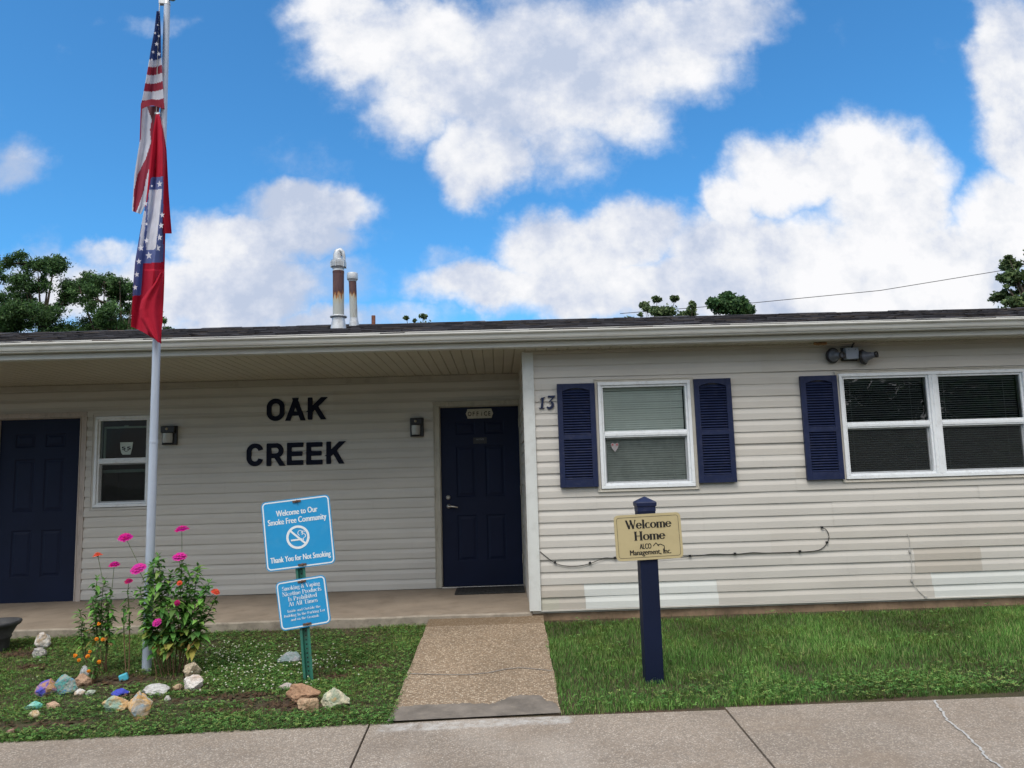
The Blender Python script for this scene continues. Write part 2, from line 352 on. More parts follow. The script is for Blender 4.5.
# ------------------------------------------------------------------ a serif stroke alphabet
# unit: cap height 1, x-height .66.  l = bar, a = arc (cx cz rx rz a0 a1), s = serif
TK, TN = .18, .065
GL = {
 'W': (1.05, [('l', .10, 1, .36, 0, TK), ('l', .36, 0, .55, .95, TN), ('l', .50, 1, .76, 0, TK), ('l', .76, 0, .96, 1, TN), ('s', .10, 1, .2), ('s', .52, 1, .18), ('s', .96, 1, .14)]),
 'H': (.86, [('l', .18, 0, .18, 1, TK), ('l', .68, 0, .68, 1, TK), ('l', .18, .5, .68, .5, TN), ('s', .18, 1, .28), ('s', .18, 0, .28), ('s', .68, 1, .28), ('s', .68, 0, .28)]),
 'e': (.54, [('a', .27, .33, .21, .31, 0, 330), ('l', .08, .36, .46, .36, TN)]),
 'l': (.32, [('l', .16, 0, .16, 1, TK), ('s', .16, 0, .22), ('s', .10, 1, .12)]),
 'c': (.50, [('a', .27, .33, .20, .31, 45, 320)]), 'o': (.58, [('a', .29, .33, .22, .31, 0, 360)]),
 'm': (.92, [('l', .14, 0, .14, .64, TK), ('l', .46, 0, .46, .5, TK), ('l', .78, 0, .78, .5, TK), ('a', .30, .46, .15, .18, 0, 150), ('a', .62, .46, .15, .18, 0, 150), ('s', .14, 0, .22), ('s', .46, 0, .22), ('s', .78, 0, .22), ('s', .09, .64, .12)]),
 'n': (.62, [('l', .14, 0, .14, .64, TK), ('l', .47, 0, .47, .5, TK), ('a', .30, .46, .16, .18, 0, 150), ('s', .14, 0, .22), ('s', .47, 0, .22), ('s', .09, .64, .12)]),
 'h': (.62, [('l', .14, 0, .14, 1, TK), ('l', .47, 0, .47, .5, TK), ('a', .30, .46, .16, .18, 0, 150), ('s', .14, 0, .22), ('s', .47, 0, .22), ('s', .09, 1, .12)]),
 'r': (.44, [('l', .14, 0, .14, .64, TK), ('a', .30, .44, .14, .19, 40, 150), ('s', .14, 0, .22), ('s', .09, .64, .12)]),
 'i': (.30, [('l', .14, 0, .14, .64, TK), ('l', .14, .80, .14, .95, TK), ('s', .14, 0, .22)]),
 't': (.38, [('l', .18, .06, .18, .86, TK), ('l', .02, .64, .36, .64, TN), ('l', .18, .03, .34, .03, TN)]),
 'd': (.60, [('a', .25, .33, .18, .31, 0, 360), ('l', .47, 0, .47, 1, TK), ('s', .50, 0, .14), ('s', .42, 1, .12)]),
 'b': (.60, [('a', .33, .33, .18, .31, 0, 360), ('l', .12, 0, .12, 1, TK), ('s', .08, 1, .12)]),
 'p': (.60, [('a', .33, .33, .18, .31, 0, 360), ('l', .12, -.3, .12, .64, TK), ('s', .12, -.3, .22)]),
 'g': (.56, [('a', .26, .40, .16, .24, 0, 360), ('a', .27, -.12, .20, .15, 0, 360), ('l', .34, .60, .52, .64, TN)]),
 'a': (.54, [('a', .22, .20, .15, .18, 0, 360), ('l', .40, 0, .40, .5, TK), ('a', .26, .46, .16, .19, 0, 150), ('s', .44, 0, .1)]),
 'u': (.62, [('l', .14, .16, .14, .64, TK), ('l', .47, 0, .47, .64, TK), ('a', .30, .18, .16, .18, 180, 350), ('s', .09, .64, .12), ('s', .42, .64, .12)]),
 'k': (.60, [('l', .14, 0, .14, 1, TK), ('l', .18, .28, .44, .62, TN), ('l', .26, .38, .48, 0, TK), ('s', .14, 0, .2), ('s', .48, 0, .16), ('s', .44, .63, .16)]),
 's': (.44, [('a', .22, .48, .15, .16, 20, 270), ('a', .22, .17, .16, .17, -90, 90), ('a', .22, .17, .16, .17, 190, 270)]),
 'v': (.56, [('l', .10, .64, .29, 0, TK), ('l', .29, 0, .46, .64, TN), ('s', .10, .64, .18), ('s', .46, .64, .14)]),
 'S': (.60, [('a', .30, .74, .20, .24, 20, 270), ('a', .30, .26, .22, .26, -90, 90), ('a', .30, .26, .22, .26, 190, 270)]),
 'V': (.80, [('l', .12, 1, .40, 0, TK), ('l', .40, 0, .68, 1, TN), ('s', .12, 1, .24), ('s', .68, 1, .18)]),
 'N': (.84, [('l', .14, 0, .14, 1, TN), ('l', .14, 1, .68, 0, TK), ('l', .68, 0, .68, 1, TN), ('s', .14, 0, .2), ('s', .68, 1, .2), ('s', .12, 1, .16)]),
 'P': (.68, [('l', .16, 0, .16, 1, TK), ('a', .34, .74, .22, .26, -95, 95), ('l', .16, .98, .34, .98, TN), ('l', .16, .49, .34, .49, TN), ('s', .16, 0, .28)]),
 'I': (.40, [('l', .20, 0, .20, 1, TK), ('s', .20, 0, .28), ('s', .20, 1, .28)]),
 'A': (.80, [('l', .12, 0, .40, 1, TN), ('l', .40, 1, .66, 0, TK), ('l', .22, .33, .56, .33, TN), ('s', .12, 0, .2), ('s', .66, 0, .24)]),
 'T': (.74, [('l', .37, 0, .37, 1, TK), ('l', .05, .97, .69, .97, TN), ('l', .06, .80, .06, .97, TN), ('l', .68, .80, .68, .97, TN), ('s', .37, 0, .28)]),
 'O': (.80, [('a', .40, .5, .32, .48, 0, 360)]),
 'B': (.70, [('l', .16, 0, .16, 1, TK), ('a', .34, .74, .20, .24, -95, 95), ('a', .34, .26, .24, .26, -95, 95), ('l', .10, .98, .36, .98, TN), ('l', .10, .02, .36, .02, TN), ('l', .16, .5, .36, .5, TN)]),
 'L': (.64, [('l', .18, 0, .18, 1, TK), ('s', .18, 1, .28), ('l', .06, .03, .56, .03, TN), ('l', .56, .0, .56, .22, TN)]),
 'G': (.80, [('a', .40, .5, .32, .48, 40, 340), ('l', .66, .05, .66, .42, TK), ('s', .64, .42, .24)]),
 '&': (.78, [('a', .34, .76, .17, .20, 0, 360), ('a', .32, .26, .24, .26, 100, 340), ('l', .22, .66, .66, .02, TK), ('s', .62, .45, .16)]),
}
def stroke_poly(x0, z0, x1, z1, w):
    dx, dz = x1-x0, z1-z0; L = math.hypot(dx, dz) or 1; nx, nz = -dz/L*w/2, dx/L*w/2
    return [(x0+nx, z0+nz), (x1+nx, z1+nz), (x1-nx, z1-nz), (x0-nx, z0-nz)]
def arc_band(cx, cz, rx, rz, a0, a1, wfun, n=20, zk=.7):
    P = []; Q = []
    for i in range(n+1):
        t = R(a0+(a1-a0)*i/n); w = wfun(t)/2
        P.append((cx+(rx+w)*math.cos(t), cz+(rz+w*zk)*math.sin(t))); Q.append((cx+(rx-w)*math.cos(t), cz+(rz-w*zk)*math.sin(t)))
    return P, Q
def serif_text(mb, s, cx, z0, h, width, yf, mi, heavy=1.0, bars=.012):
    tot = sum(GL[c][0] if c in GL else .34 for c in s); k = width/tot; x = cx-width/2; cnt = 0
    for c in s:
        if c not in GL: x += .34*k; continue
        w, st = GL[c]
        for q in st:
            y = yf-.00004*(cnt % 11); cnt += 1
            if q[0] == 'l': mb.prism([(x+a*k, z0+b*h) for a, b in stroke_poly(q[1], q[2], q[3], q[4], q[5]*heavy)], y-.0006, yf+.0006, mi)
            elif q[0] == 's': mb.prism([(x+(q[1]+a*q[3]/2)*k, z0+(q[2]+b)*h) for a, b in ((-1, -.03), (1, -.03), (1, .03), (-1, .03))], y-.0006, yf+.0006, mi)
            else:
                P, Q = arc_band(*q[1:7], lambda t: (TN+(TK-TN)*abs(math.cos(t)))*heavy)
                for i in range(len(P)-1): mb.quad(*[(x+a*k, y-.0006, z0+b*h) for a, b in (P[i], Q[i], Q[i+1], P[i+1])], mi)
        x += w*k

# ------------------------------------------------------------------ setting: ground, paving
def edge_y(x): return -2.35+.04*x       # where the lawn meets the sidewalk
g = MB()
xs = [-400, -60, -20, -10, 10, 20, 60, 400]; ysg = [(400, -.6), (60, -.35), (12, -.12), (.2, -.0914), (-2.4, -.2032), (-2.42, -.235), (-8, -.36), (-60, -.45), (-400, -.6)]
for i in range(len(xs)-1):
    for j in range(len(ysg)-1):
        a, b = ysg[j], ysg[j+1]
        g.quad((xs[i], a[0], a[1]), (xs[i], b[0], b[1]), (xs[i+1], b[0], b[1]), (xs[i+1], a[0], a[1]))
tag(g.build('ground', M['soil']), kind='structure')
# sidewalk slabs with joints
sw = MB()
jx = [(-13.5, -13.5), (-11.3, -11.3), (-9.3, -9.3), (-7.3, -7.3), (-5.35, -5.3), (-3.24, -3.2), (-1.092, -1.05), (1.078, 1.01), (3.22, 3.2), (5.3, 5.3), (7.4, 7.4), (9.5, 9.5), (11.6, 11.6), (13.6, 13.6)]
for i in range(len(jx)-1):
    (a, a2), (b, b2) = jx[i], jx[i+1]; gp = .006
    top = -.2+rnd.uniform(-.002, .002)
    n = 14
    for k in range(n):           # the lawn edge of the slab wanders a little
        u0, u1 = k/n, (k+1)/n
        xa = a+gp+(b-a-2*gp)*u0; xb = a+gp+(b-a-2*gp)*u1; xa2 = a2+gp+(b2-a2-2*gp)*u0; xb2 = a2+gp+(b2-a2-2*gp)*u1
        wa = edge_y(xa)+.008*math.sin(xa*9.1)+.006*math.sin(xa*23); wb = edge_y(xb)+.008*math.sin(xb*9.1)+.006*math.sin(xb*23)
        sw.quad((xa, wa, top), (xa2, -4.1, top), (xb2, -4.1, top), (xb, wb, top))
        sw.quad((xa, wa, top), (xb, wb, top), (xb, wb, -.32), (xa, wa, -.32)); sw.quad((xa2, -4.1, top), (xa2, -4.1, -.36), (xb2, -4.1, -.36), (xb2, -4.1, top))
    for (p, q) in ((a+gp, a2+gp), (b-gp, b2-gp)): sw.quad((p, edge_y(p), top), (q, -4.1, top), (q, -4.1, -.3), (p, edge_y(p), -.3))
def strip(mb, pts, w, mi, dz=0):
    for i in range(len(pts)-1):
        a, b = Vector(pts[i]), Vector(pts[i+1]); d = (b-a); n = Vector((-d.y, d.x, 0)).normalized()
        w0 = w*(.6+.8*rnd.random())/2 if i else w/2; w1 = w*(.6+.8*((i*37 % 10)/10))/2
        mb.quad(tuple(a+n*w/2), tuple(a-n*w/2), tuple(b-n*w/2), tuple(b+n*w/2), mi)
crack = [at_z(x, y, -.196) for x, y in [(935, 700), (937, 706), (944, 713), (947, 720), (957, 727), (966, 734), (972, 741), (980, 748), (986, 757), (997, 764), (1010, 776)]]
pts = []
for i in range(len(crack)-1):
    for k in range(5):
        p = crack[i]+(crack[i+1]-crack[i])*k/5; pts.append((p[0]+rnd.uniform(-.007, .007), p[1], -.1955))
strip(sw, pts, .012, 1)
tag(sw.build('sidewalk', [M['sidewalk'], M['filler']]), kind='structure')
rd = MB(); rd.flat([(-200, -4.14), (-200, -60), (200, -60), (200, -4.14)], -.33); 
tag(rd.build('road', M['asphalt']), kind='structure')
# the pebble path up to the porch
pth = MB()
def path_z(Y): return -.045+(-.196+.045)*min(1, max(0, (Y+.02)/-2.31))
Ys = np.linspace(-.012, -2.345, 26)
def pxl(Y): t = (Y+.012)/-2.333; return -.955+t*(-.985+.955)+.003*math.sin(Y*9)+.002*math.sin(Y*31)
def pxr(Y): t = (Y+.012)/-2.333; return .10+t*(.068-.10)+.004*math.sin(Y*7+1)+.003*math.sin(Y*27)
for i in range(len(Ys)-1):
    a, b = Ys[i], Ys[i+1]
    pth.quad((pxl(a), a, path_z(a)), (pxl(b), b, path_z(b)), (pxr(b), b, path_z(b)), (pxr(a), a, path_z(a)))
    pth.quad((pxl(a), a, path_z(a)), (pxl(a), a, path_z(a)-.12), (pxl(b), b, path_z(b)-.12), (pxl(b), b, path_z(b)))
    pth.quad((pxr(a), a, path_z(a)), (pxr(b), b, path_z(b)), (pxr(b), b, path_z(b)-.12), (pxr(a), a, path_z(a)-.12))
def on_path(x, y, dz=.004):
    d = ray(x, y); k = (-.196+.045)/-2.31
    t = (-.045+.02*k+k*CAM[1]-CAM[2]+dz)/(d[2]-k*d[1]); return tuple(CAM+d*t)
# broken mortar at the sidewalk end, and the caulked cracks
up = [(396, 707.5), (404, 706), (418, 705), (432, 704.8), (446, 704.5), (460, 703.2), (470, 703.3), (482, 703.6), (491, 704), (500, 701), (507, 697.5), (516, 695.5), (524, 694.3), (533, 695), (541, 696), (546, 700), (551, 701.5), (556, 703)]
up = [(up[i][0]+(up[i+1][0]-up[i][0])*k/5, up[i][1]+(up[i+1][1]-up[i][1])*k/5+rnd.uniform(-.7, .7)) for i in range(len(up)-1) for k in range(5)]+[up[-1]]
poly = [on_path(x, y) for x, y in up]+[(pxr(-2.3), -2.348+.04*.07, -.190), (pxl(-2.3), -2.388, -.190)]
pth.flat(poly, 0, 1)
strip(pth, [on_path(x, y) for x, y in [(410, 673.5), (430, 674), (450, 674.5), (470, 674.3), (488, 672.6), (505, 669), (520, 667.5), (538, 669), (552, 670.5)]], .012, 2)
strip(pth, [on_path(x, y, .006) for x, y in [(388, 720), (420, 718.5), (450, 716), (480, 714.2), (510, 713), (535, 711.5), (557, 710.5)]], .010, 3)
tag(pth.build('path', [M['pebble'], M['mortar'], M['caulk'], M['rubber']]), kind='structure')
# porch floor: a concrete slab with a rough broken edge
po = MB()
n = 90
for i in range(n):
    x0 = -9+9*i/n; x1 = -9+9*(i+1)/n
    def e(x): return -.015+.012*math.sin(x*5)+.007*math.sin(x*17+1)
    def zt(x): return -.012-.010*max(0, -x-2.5)/2.5
    po.quad((x0, e(x0)+.012, zt(x0)), (x1, e(x1)+.012, zt(x1)), (x1, 1.6, zt(x1)+.008), (x0, 1.6, zt(x0)+.008), 0)
    po.quad((x0, e(x0), zt(x0)-.014), (x1, e(x1), zt(x1)-.014), (x1, e(x1)+.012, zt(x1)), (x0, e(x0)+.012, zt(x0)), 1)
    po.quad((x0, e(x0), -.35), (x1, e(x1), -.35), (x1, e(x1), zt(x1)-.014), (x0, e(x0), zt(x0)-.014), 1)
po.quad((0, e(0), -.35), (0, 1.6, -.35), (0, 1.6, 0), (0, e(0), -.02), 1)
tag(po.build('porch_floor', [M['porch'], M['porch_edge']]), kind='structure')

# ------------------------------------------------------------------ the building
S = .1143; D = 1.557
B = tag(empty('building', (0, 0, 0)), 'single-storey office building in beige vinyl siding with navy doors and shutters and a recessed porch', 'building')
J1 = (.662, 1.617, 1.072, 2.138); W1 = (.694, 1.587, 1.098, 2.112)
J2 = (3.004, 4.90, 1.092, 2.160); W2 = (3.036, 4.868, 1.120, 2.133)
WL = (-4.905, -4.275, 1.02, 2.056)
DL = (-6.005, -5.090, -.02, 2.044); DO = (-.940, -.030, .012, 2.048)
def siding(mb, n0, n1, x0, x1, fmap, openings=(), seg=None, lip=.014, ztop=None, seed=0):
    r = random.Random(seed)
    for n in range(n0, n1):
        zb, zt = n*S, (n+1)*S
        if ztop is not None: zt = min(zt, ztop)
        if zt-zb < .01: continue
        segs = seg(n) if seg else [(x0, x1, 0)]
        for (a, b, mi) in segs:
            off = r.choice((0, -.0028)); sag = r.uniform(-.0012, .0012)
            cuts = [a, b]+[c for o in openings for c in o[:2] if a < c < b]
            cuts = sorted(set(cuts)); fine = []
            for i in range(len(cuts)-1):
                k = max(1, int((cuts[i+1]-cuts[i])/.22)); fine += [cuts[i]+(cuts[i+1]-cuts[i])*j/k for j in range(k)]
            fine.append(cuts[-1])
            for i in range(len(fine)-1):
                s0, s1 = fine[i], fine[i+1]; mid = (s0+s1)/2; rng = [(zb, zt)]
                for o in openings:
                    if o[0] < mid < o[1]:
                        nr = []
                        for (p, q) in rng:
                            if o[2] > p: nr.append((p, min(q, o[2])))
                            if o[3] < q: nr.append((max(p, o[3]), q))
                            
                        rng = [t for t in nr if t[1]-t[0] > .002]
                prof = [(0, 0), (-lip, 0), (-lip, .060), (-lip*.34, .090), (-.002, S)]
                for (p, q) in rng:
                    pts = []
                    for j in range(len(prof)-1):
                        (ya, za), (yb, zb2) = prof[j], prof[j+1]; za += zb; zb2 += zb
                        if zb2 == za:
                            if p <= za+1e-6: pts.append((ya, za)); continue
                            continue
                        lo, hi = max(za, p), min(zb2, q)
                        if hi-lo < 1e-6: continue
                        for zz in (lo, hi): pts.append((ya+(yb-ya)*(zz-za)/(zb2-za), zz))
                    dd = []
                    for t in pts:
                        if not dd or abs(dd[-1][0]-t[0])+abs(dd[-1][1]-t[1]) > 1e-6: dd.append(t)
                    def wv(s, z): return .0016*mn.noise(Vector((s*1.7, n*1.3+seed, 0)))*2, .0022*mn.noise(Vector((s*.9, n*2.1, 5+seed)))+sag
                    for j in range(len(dd)-1):
                        ws0, ws1 = wv(s0, 0), wv(s1, 0)
                        A = [fmap(s0, dd[j][0]+off+ws0[0], dd[j][1]+ws0[1]), fmap(s1, dd[j][0]+off+ws1[0], dd[j][1]+ws1[1]),
                             fmap(s1, dd[j+1][0]+off+ws1[0], dd[j+1][1]+ws1[1]), fmap(s0, dd[j+1][0]+off+ws0[0], dd[j+1][1]+ws0[1])]
                        mb.quad(*A, mi)
XE = 9.0
def front_seg(n):
    r = random.Random(n//2*7+3)
    if n == 0: return [(.083, .255, 4), (.255, .50, 3), (.50, 1.745, 2), (1.745, 3.78, 1), (3.78, 6.2, 2), (6.2, XE, 0)]
    if n == 1: return [(.083, .49, 3), (.49, 1.735, 2), (1.735, 3.765, 1), (3.765, 6.2, 2), (6.2, XE, 0)]
    if n in (2, 3): return [(.083, 2.45, 0), (2.45, 3.62, 0), (3.62, 4.26, 3), (4.26, XE, 0)]
    s = {10: 2.55, 9: 2.55, 20: 2.3, 19: 2.3}.get(n, .6+r.random()*3.2)
    return [(.083, s, 0), (s, s+3.66, r.choice((0, 1))), (s+3.66, XE, 0)]
fw = MB()
siding(fw, 0, 21, .083, XE, lambda s, o, z: (s, o, z), [J1, J2], front_seg, .012, seed=1)
fw.box(.083, XE, -.012, 0, 2.4003, 2.425, 1); fw.box(.083, XE, -.028, -.013, 2.402, 2.4285, 1)
fw.box(.083, XE, -.02, 0, -.012, -.0015, 0)
# backing wall with openings
def backing(mb, x0, x1, z0, z1, ops, y0, y1, mi):
    cur = x0
    for o in sorted(ops):
        mb.box(cur, o[0], y0, y1, z0, z1, mi); mb.box(o[0], o[1], y0, y1, z0, max(z0+.001, o[2]), mi); mb.box(o[0], o[1], y0, y1, o[3], z1, mi); cur = o[1]
    mb.box(cur, x1, y0, y1, z0, z1, mi)
backing(fw, .003, XE, -.03, 2.6, [W1, W2], .003, .10, 1)
fw.build('front_wall', [M['siding'], M['siding_b'], M['siding_w'], M['siding_beige'], M['siding_cream']], B)
pw = MB()
def porch_seg(n):
    r = random.Random(n//2*5+1); s = -5.2+r.random()*3.4
    return [(-9, s, 0), (s, 0, 1 if r.random() < .4 else 0)]
cas = .085
siding(pw, 0, 21, -9, 0, lambda s, o, z: (s, D+o, z), [(WL[0]-.03, WL[1]+.03, WL[2]-.03, WL[3]+.03), (DL[0]-cas, DL[1]+cas, -1, DL[3]+.07), (DO[0]-cas, 0.1, -1, DO[3]+.07)], porch_seg, .017, seed=2)
backing(pw, -9, .1, -.1, 2.5, [(WL[0]-.0, WL[1], WL[2], WL[3]), (DL[0]-.02, DL[1]+.02, -.1, DL[3]+.02), (DO[0]-.02, DO[1]+.02, -.1, DO[3]+.02)], D+.003, D+.10, 1)
pw.box(-9, -.0, D-.016, D-.001, 2.37, 2.428, 2)
pw.box(-9, -.0, D-.024, D-.0165, 2.362, 2.376, 2)
pw.build('porch_wall', [M['siding'], M['siding_b'], M['tan_trim']], B)
sdw = MB()
siding(sdw, 0, 21, .085, D, lambda s, o, z: (o, s, z), [], None, .012, seed=3)
sdw.box(.002, .08, .01, D, -.03, 2.45, 1); sdw.box(-.014, .0015, .086, D, 2.4005, 2.431, 1)
sdw.build('porch_side_wall', [M['siding'], M['siding_b']], B)
ct = MB()
ct.box(-.018, .083, -.026, .002, -.004, 2.43); ct.box(-.022, -.0165, -.022, .085, -.004, 2.43); ct.box(-.016, .002, .003, .083, -.002, 2.43)
ct.box(.070, .084, -.030, -.0265, -.004, 2.43); ct.box(-.0225, -.012, -.030, -.0265, -.004, 2.43)
ct.build('corner_trim', M['trim_white'], B, bevel=.003)
fd = MB()
for i in range(60):
    x0 = .0+9*i/60; x1 = 9*(i+1)/60
    y0 = .012+.006*math.sin(x0*11); y1 = .012+.006*math.sin(x1*11)
    fd.quad((x0, y0, -.4), (x1, y1, -.4), (x1, y1, -.01), (x0, y0, -.01))
fd.box(0, 9, .03, .1, -.4, -.012)
fd.build('foundation', M['concrete_fnd'], B)
sh = MB(); sh.box(8.9, 9, .11, 8.1, -.4, 2.42); sh.box(-9, -8.9, D+.11, 8.1, -.4, 2.42); sh.box(-8.89, 8.89, 8, 8.1, -.4, 2.42); sh.box(-8.89, 8.89, .12, 8.09, 2.445, 2.46); sh.box(-1.2, .0, D+.2, D+.22, -.1, 2.44); sh.box(-7, -5, D+.2, D+.22, -.1, 2.44)  # outer shell and ceiling, plus unseen panels added behind the doors to block light
sh.build('shell_and_light_blocks', M['siding_b'], B)
# soffit: ribbed vinyl boards running front to back
sf = MB(); zS = 2.432; pit = .1016
def soffit(x0, x1, y0, y1):
    k = int((x1-x0)/pit)
    if x0 < 0: x0 = x1-k*pit
    for i in range(k):
        a = x0+i*pit; b = a+pit
        sf.add([(a, y0, zS), (a+.006, y0, zS+.012), (a+.012, y0, zS), (b, y0, zS), (a, y1, zS), (a+.006, y1, zS+.012), (a+.012, y1, zS), (b, y1, zS)], [(0, 1, 5, 4), (1, 2, 6, 5), (2, 3, 7, 6)], 0)
        for q in range(2):
            sf.box(a+.028+q*.035, a+.042+q*.035, y1-.03, y1-.022, zS-.0008, zS+.001, 1)
soffit(-9, 0, -.276, D-.025); soffit(0, 9, -.276, -.03)
sf.box(0, 9, -.055, -.0305, zS-.014, zS-.001, 2)
sf.build('soffit', [M['soffit'], M['black'], M['tan_trim']], B)
fa = MB(); fa.box(-9.3, 9.3, -.302, -.280, 2.428, 2.60); fa.box(-9.3, 9.3, -.310, -.3025, 2.428, 2.474); fa.box(-9.3, 9.3, -.2795, -.262, 2.4215, 2.431)
fa.build('fascia', M['gutter'], B, bevel=.002)
# K-style gutter
gu = MB()
pr = [(a_, b_-.018) for a_, b_ in [(-.303, 2.500), (-.375, 2.498), (-.380, 2.504), (-.378, 2.512), (-.392, 2.516), (-.398, 2.530), (-.402, 2.556), (-.416, 2.562), (-.422, 2.572), (-.420, 2.582), (-.408, 2.583), (-.404, 2.575), (-.396, 2.570), (-.390, 2.535), (-.372, 2.512), (-.303, 2.510)]]
xsg = [-9.32, -5.6, -2.95, .35, 3.4, 6.4, 9.32]
for i in range(len(xsg)-1):
    dzz = [.0015*math.sin(k*1.7) for k in (i, i+1)]
    for a, b in zip(pr, pr[1:]+pr[:1]): gu.quad((xsg[i]+.001, a[0], a[1]+dzz[0]), (xsg[i]+.001, b[0], b[1]+dzz[0]), (xsg[i+1], b[0], b[1]+dzz[1]), (xsg[i+1], a[0], a[1]+dzz[1]))
gu.build('gutter', M['gutter'], B)
# roof with shingle courses
EY, EZ, RY, RZ = -.40, 2.566, 3.9, 3.542
def roof_z(Y): return EZ+(RZ-EZ)*(Y-EY)/(RY-EY)
rf = MB(); rr = random.Random(5); nrow = 32; 
LS = math.hypot(RY-EY, RZ-EZ); dy, dz = (RY-EY)/LS, (RZ-EZ)/LS
def shcol():
    b = rr.choice((.032, .045, .065, .095)); return (b*1.0, b*.98, b*1.12) if rr.random() < .8 else (b*1.3, b*1.1, b*1.0)
for k in range(nrow):
    s0 = LS*k/nrow; s1 = LS*(k+1)/nrow+.02; x = -9.4-rr.random()*.2
    while x < 9.4:
        w = rr.choice((.10, .16, .22, .30)); h = rr.choice((.004, .007, .012)) + (k % 2)*.0005
        c = shcol(); s00 = s0-rr.uniform(0, .012)
        P = lambda s, hh: (EY+dy*s-dz*hh, EZ+dz*s+dy*hh)
        a0, a1, b0 = P(s00, 0), P(s00, h), P(s1, .001)
        rf.add([(x, a0[0], a0[1]), (x+w, a0[0], a0[1]), (x+w, a1[0], a1[1]), (x, a1[0], a1[1]), (x+w, b0[0], b0[1]), (x, b0[0], b0[1])], [(0, 1, 2, 3), (3, 2, 4, 5)], 0, False, c)
        x += w
rf.add([(-9.4, RY, RZ-.004), (9.4, RY, RZ-.004), (9.4, 8.2, EZ), (-9.4, 8.2, EZ)], [(0, 1, 2, 3)], 0, False, (.05, .05, .055))
rf.add([(-9.4, EY, EZ-.006), (-9.4, RY, RZ-.01), (9.4, RY, RZ-.01), (9.4, EY, EZ-.006)], [(0, 1, 2, 3)], 0, False, (.05, .05, .055))
x = -9.4
while x < 9.4:   # ridge caps
    c = shcol(); h = rr.uniform(.008, .02); w = .30
    rf.add([(x, RY-.14, RZ-.03+.006), (x+w, RY-.14, RZ-.03+.006), (x+w, RY, RZ+h), (x, RY, RZ+h), (x+w, RY+.14, RZ-.03), (x, RY+.14, RZ-.03)], [(0, 1, 2, 3), (3, 2, 4, 5)], 0, False, c); x += w-.02
for X in (-9.3, 9.28): rf.add([(X, EY+.02, 2.43), (X, RY, 2.43), (X, RY, RZ-.012), (X, EY+.02, EZ-.012)], [(0, 1, 2, 3)], 0, False, (.5, .48, .42))
for X in (-9.3, 9.28): rf.add([(X, RY, 2.43), (X, 8.2, 2.43), (X, 8.2, EZ-.012), (X, RY, RZ-.012)], [(0, 1, 2, 3)], 0, False, (.5, .48, .42))
ROOF = rf.build('roof', M['shingle'], B)
# flues: their photo feet lie on the front slope just under the ridge
def roof_pt(x, y):
    d = ray(x, y); k = (RZ-EZ)/(RY-EY); t = (EZ+k*(CAM[1]-EY)-CAM[2])/(d[2]-k*d[1]); return CAM+d*t
fp = roof_pt(338.5, 328.6)
fl = MB(); X, Y0, Z0 = fp; s = ppm(fp)
H = lambda y: (328.6-y)/s*1.02
RW = lambda w: w/2/s
fl.lathe([(RW(16), -.02), (RW(14.5), H(325)), (RW(13), H(321)), (RW(12.5), H(317.5))], (X, Y0, Z0), 24, 1)
fl.lathe([(RW(12), H(317.8)), (RW(16.5), H(317.5)), (RW(17), H(316.6)), (RW(15), H(315.8)), (RW(11), H(315.2))], (X, Y0, Z0), 24, 1)
fl.lathe([(RW(11), H(316)), (RW(11.2), H(274)), (RW(11.2), H(273.6)), (RW(11.6), H(273)), (RW(11.6), H(271))], (X, Y0, Z0), 24, 0)
fl.lathe([(RW(11.6), H(271.2)), (RW(11), H(269)), (RW(12.5), H(267.5)), (RW(15), H(266.8)), (RW(15.5), H(262)), (RW(14.4), H(261.6)), (RW(14.4), H(260.2)), (RW(9), H(259.6)), (RW(7), H(258))], (X, Y0, Z0), 24, 1, None, False)
fl.tube([(X-RW(2), Y0, Z0+H(262)), (X-RW(2), Y0, Z0+H(254.5)), (X-RW(.5), Y0, Z0+H(251)), (X+RW(4), Y0, Z0+H(249.8)), (X+RW(8.5), Y0, Z0+H(251.5)), (X+RW(11), Y0, Z0+H(256)), (X+RW(11.5), Y0, Z0+H(264))], [RW(8.8), RW(8.6), RW(7.6), RW(6), RW(4.5), RW(3.5), RW(3)], 14, 1)
arc = [(X-.008, Y0, Z0+H(260))]+[(X+.012+.055*-math.cos(t), Y0+.02*math.sin(t), Z0+H(254)+.055*math.sin(t)*1.0) for t in np.linspace(0, PI, 9)]+[(X+.07, Y0, Z0+H(262))]
for k in range(6):
    t = k*PI/3+.4; fl.box(X+RW(15)*math.cos(t)-.006, X+RW(15)*math.cos(t)+.006, Y0+RW(15)*math.sin(t)-.006, Y0+RW(15)*math.sin(t)+.006, Z0+H(267.5), Z0+H(261.5), 1)
tag(fl.build('flue_pipe', [rust_pipe(Z0+H(303), Z0+H(288)), M['galv']], ROOF), 'tall flue with a white elbow cap, rust streaks below its collar')
fp = roof_pt(354, 325.9); X, Y0, Z0 = fp; s = ppm(fp)
H = lambda y: (325.9-y)/s*1.02
fl = MB(); lean = -.014
def lx(h): return X+lean*h/.5
fl.lathe([(RW(10), -.02), (RW(9.5), H(323)), (RW(8.2), H(320)), (RW(8), H(318))], (X, Y0, Z0), 20, 1)
fl.tube([(lx(H(319)), Y0, Z0+H(319)), (lx(H(281)), Y0, Z0+H(281))], RW(7.6), 20, 0)
fl.lathe([(RW(7.8), H(281.5)), (RW(8.2), H(280.5)), (RW(10.6), H(279.5)), (RW(11), H(278.9)), (RW(11), H(274.2)), (RW(10.6), H(273.6)), (RW(10.6), H(273)), (RW(4), H(272.8))], (lx(H(277)), Y0, Z0), 20, 1)
tag(fl.build('flue_pipe', [rust_pipe(Z0+H(301), Z0+H(290)), M['galv']], ROOF), 'shorter flue with a flat grey cap and rusty upper half')
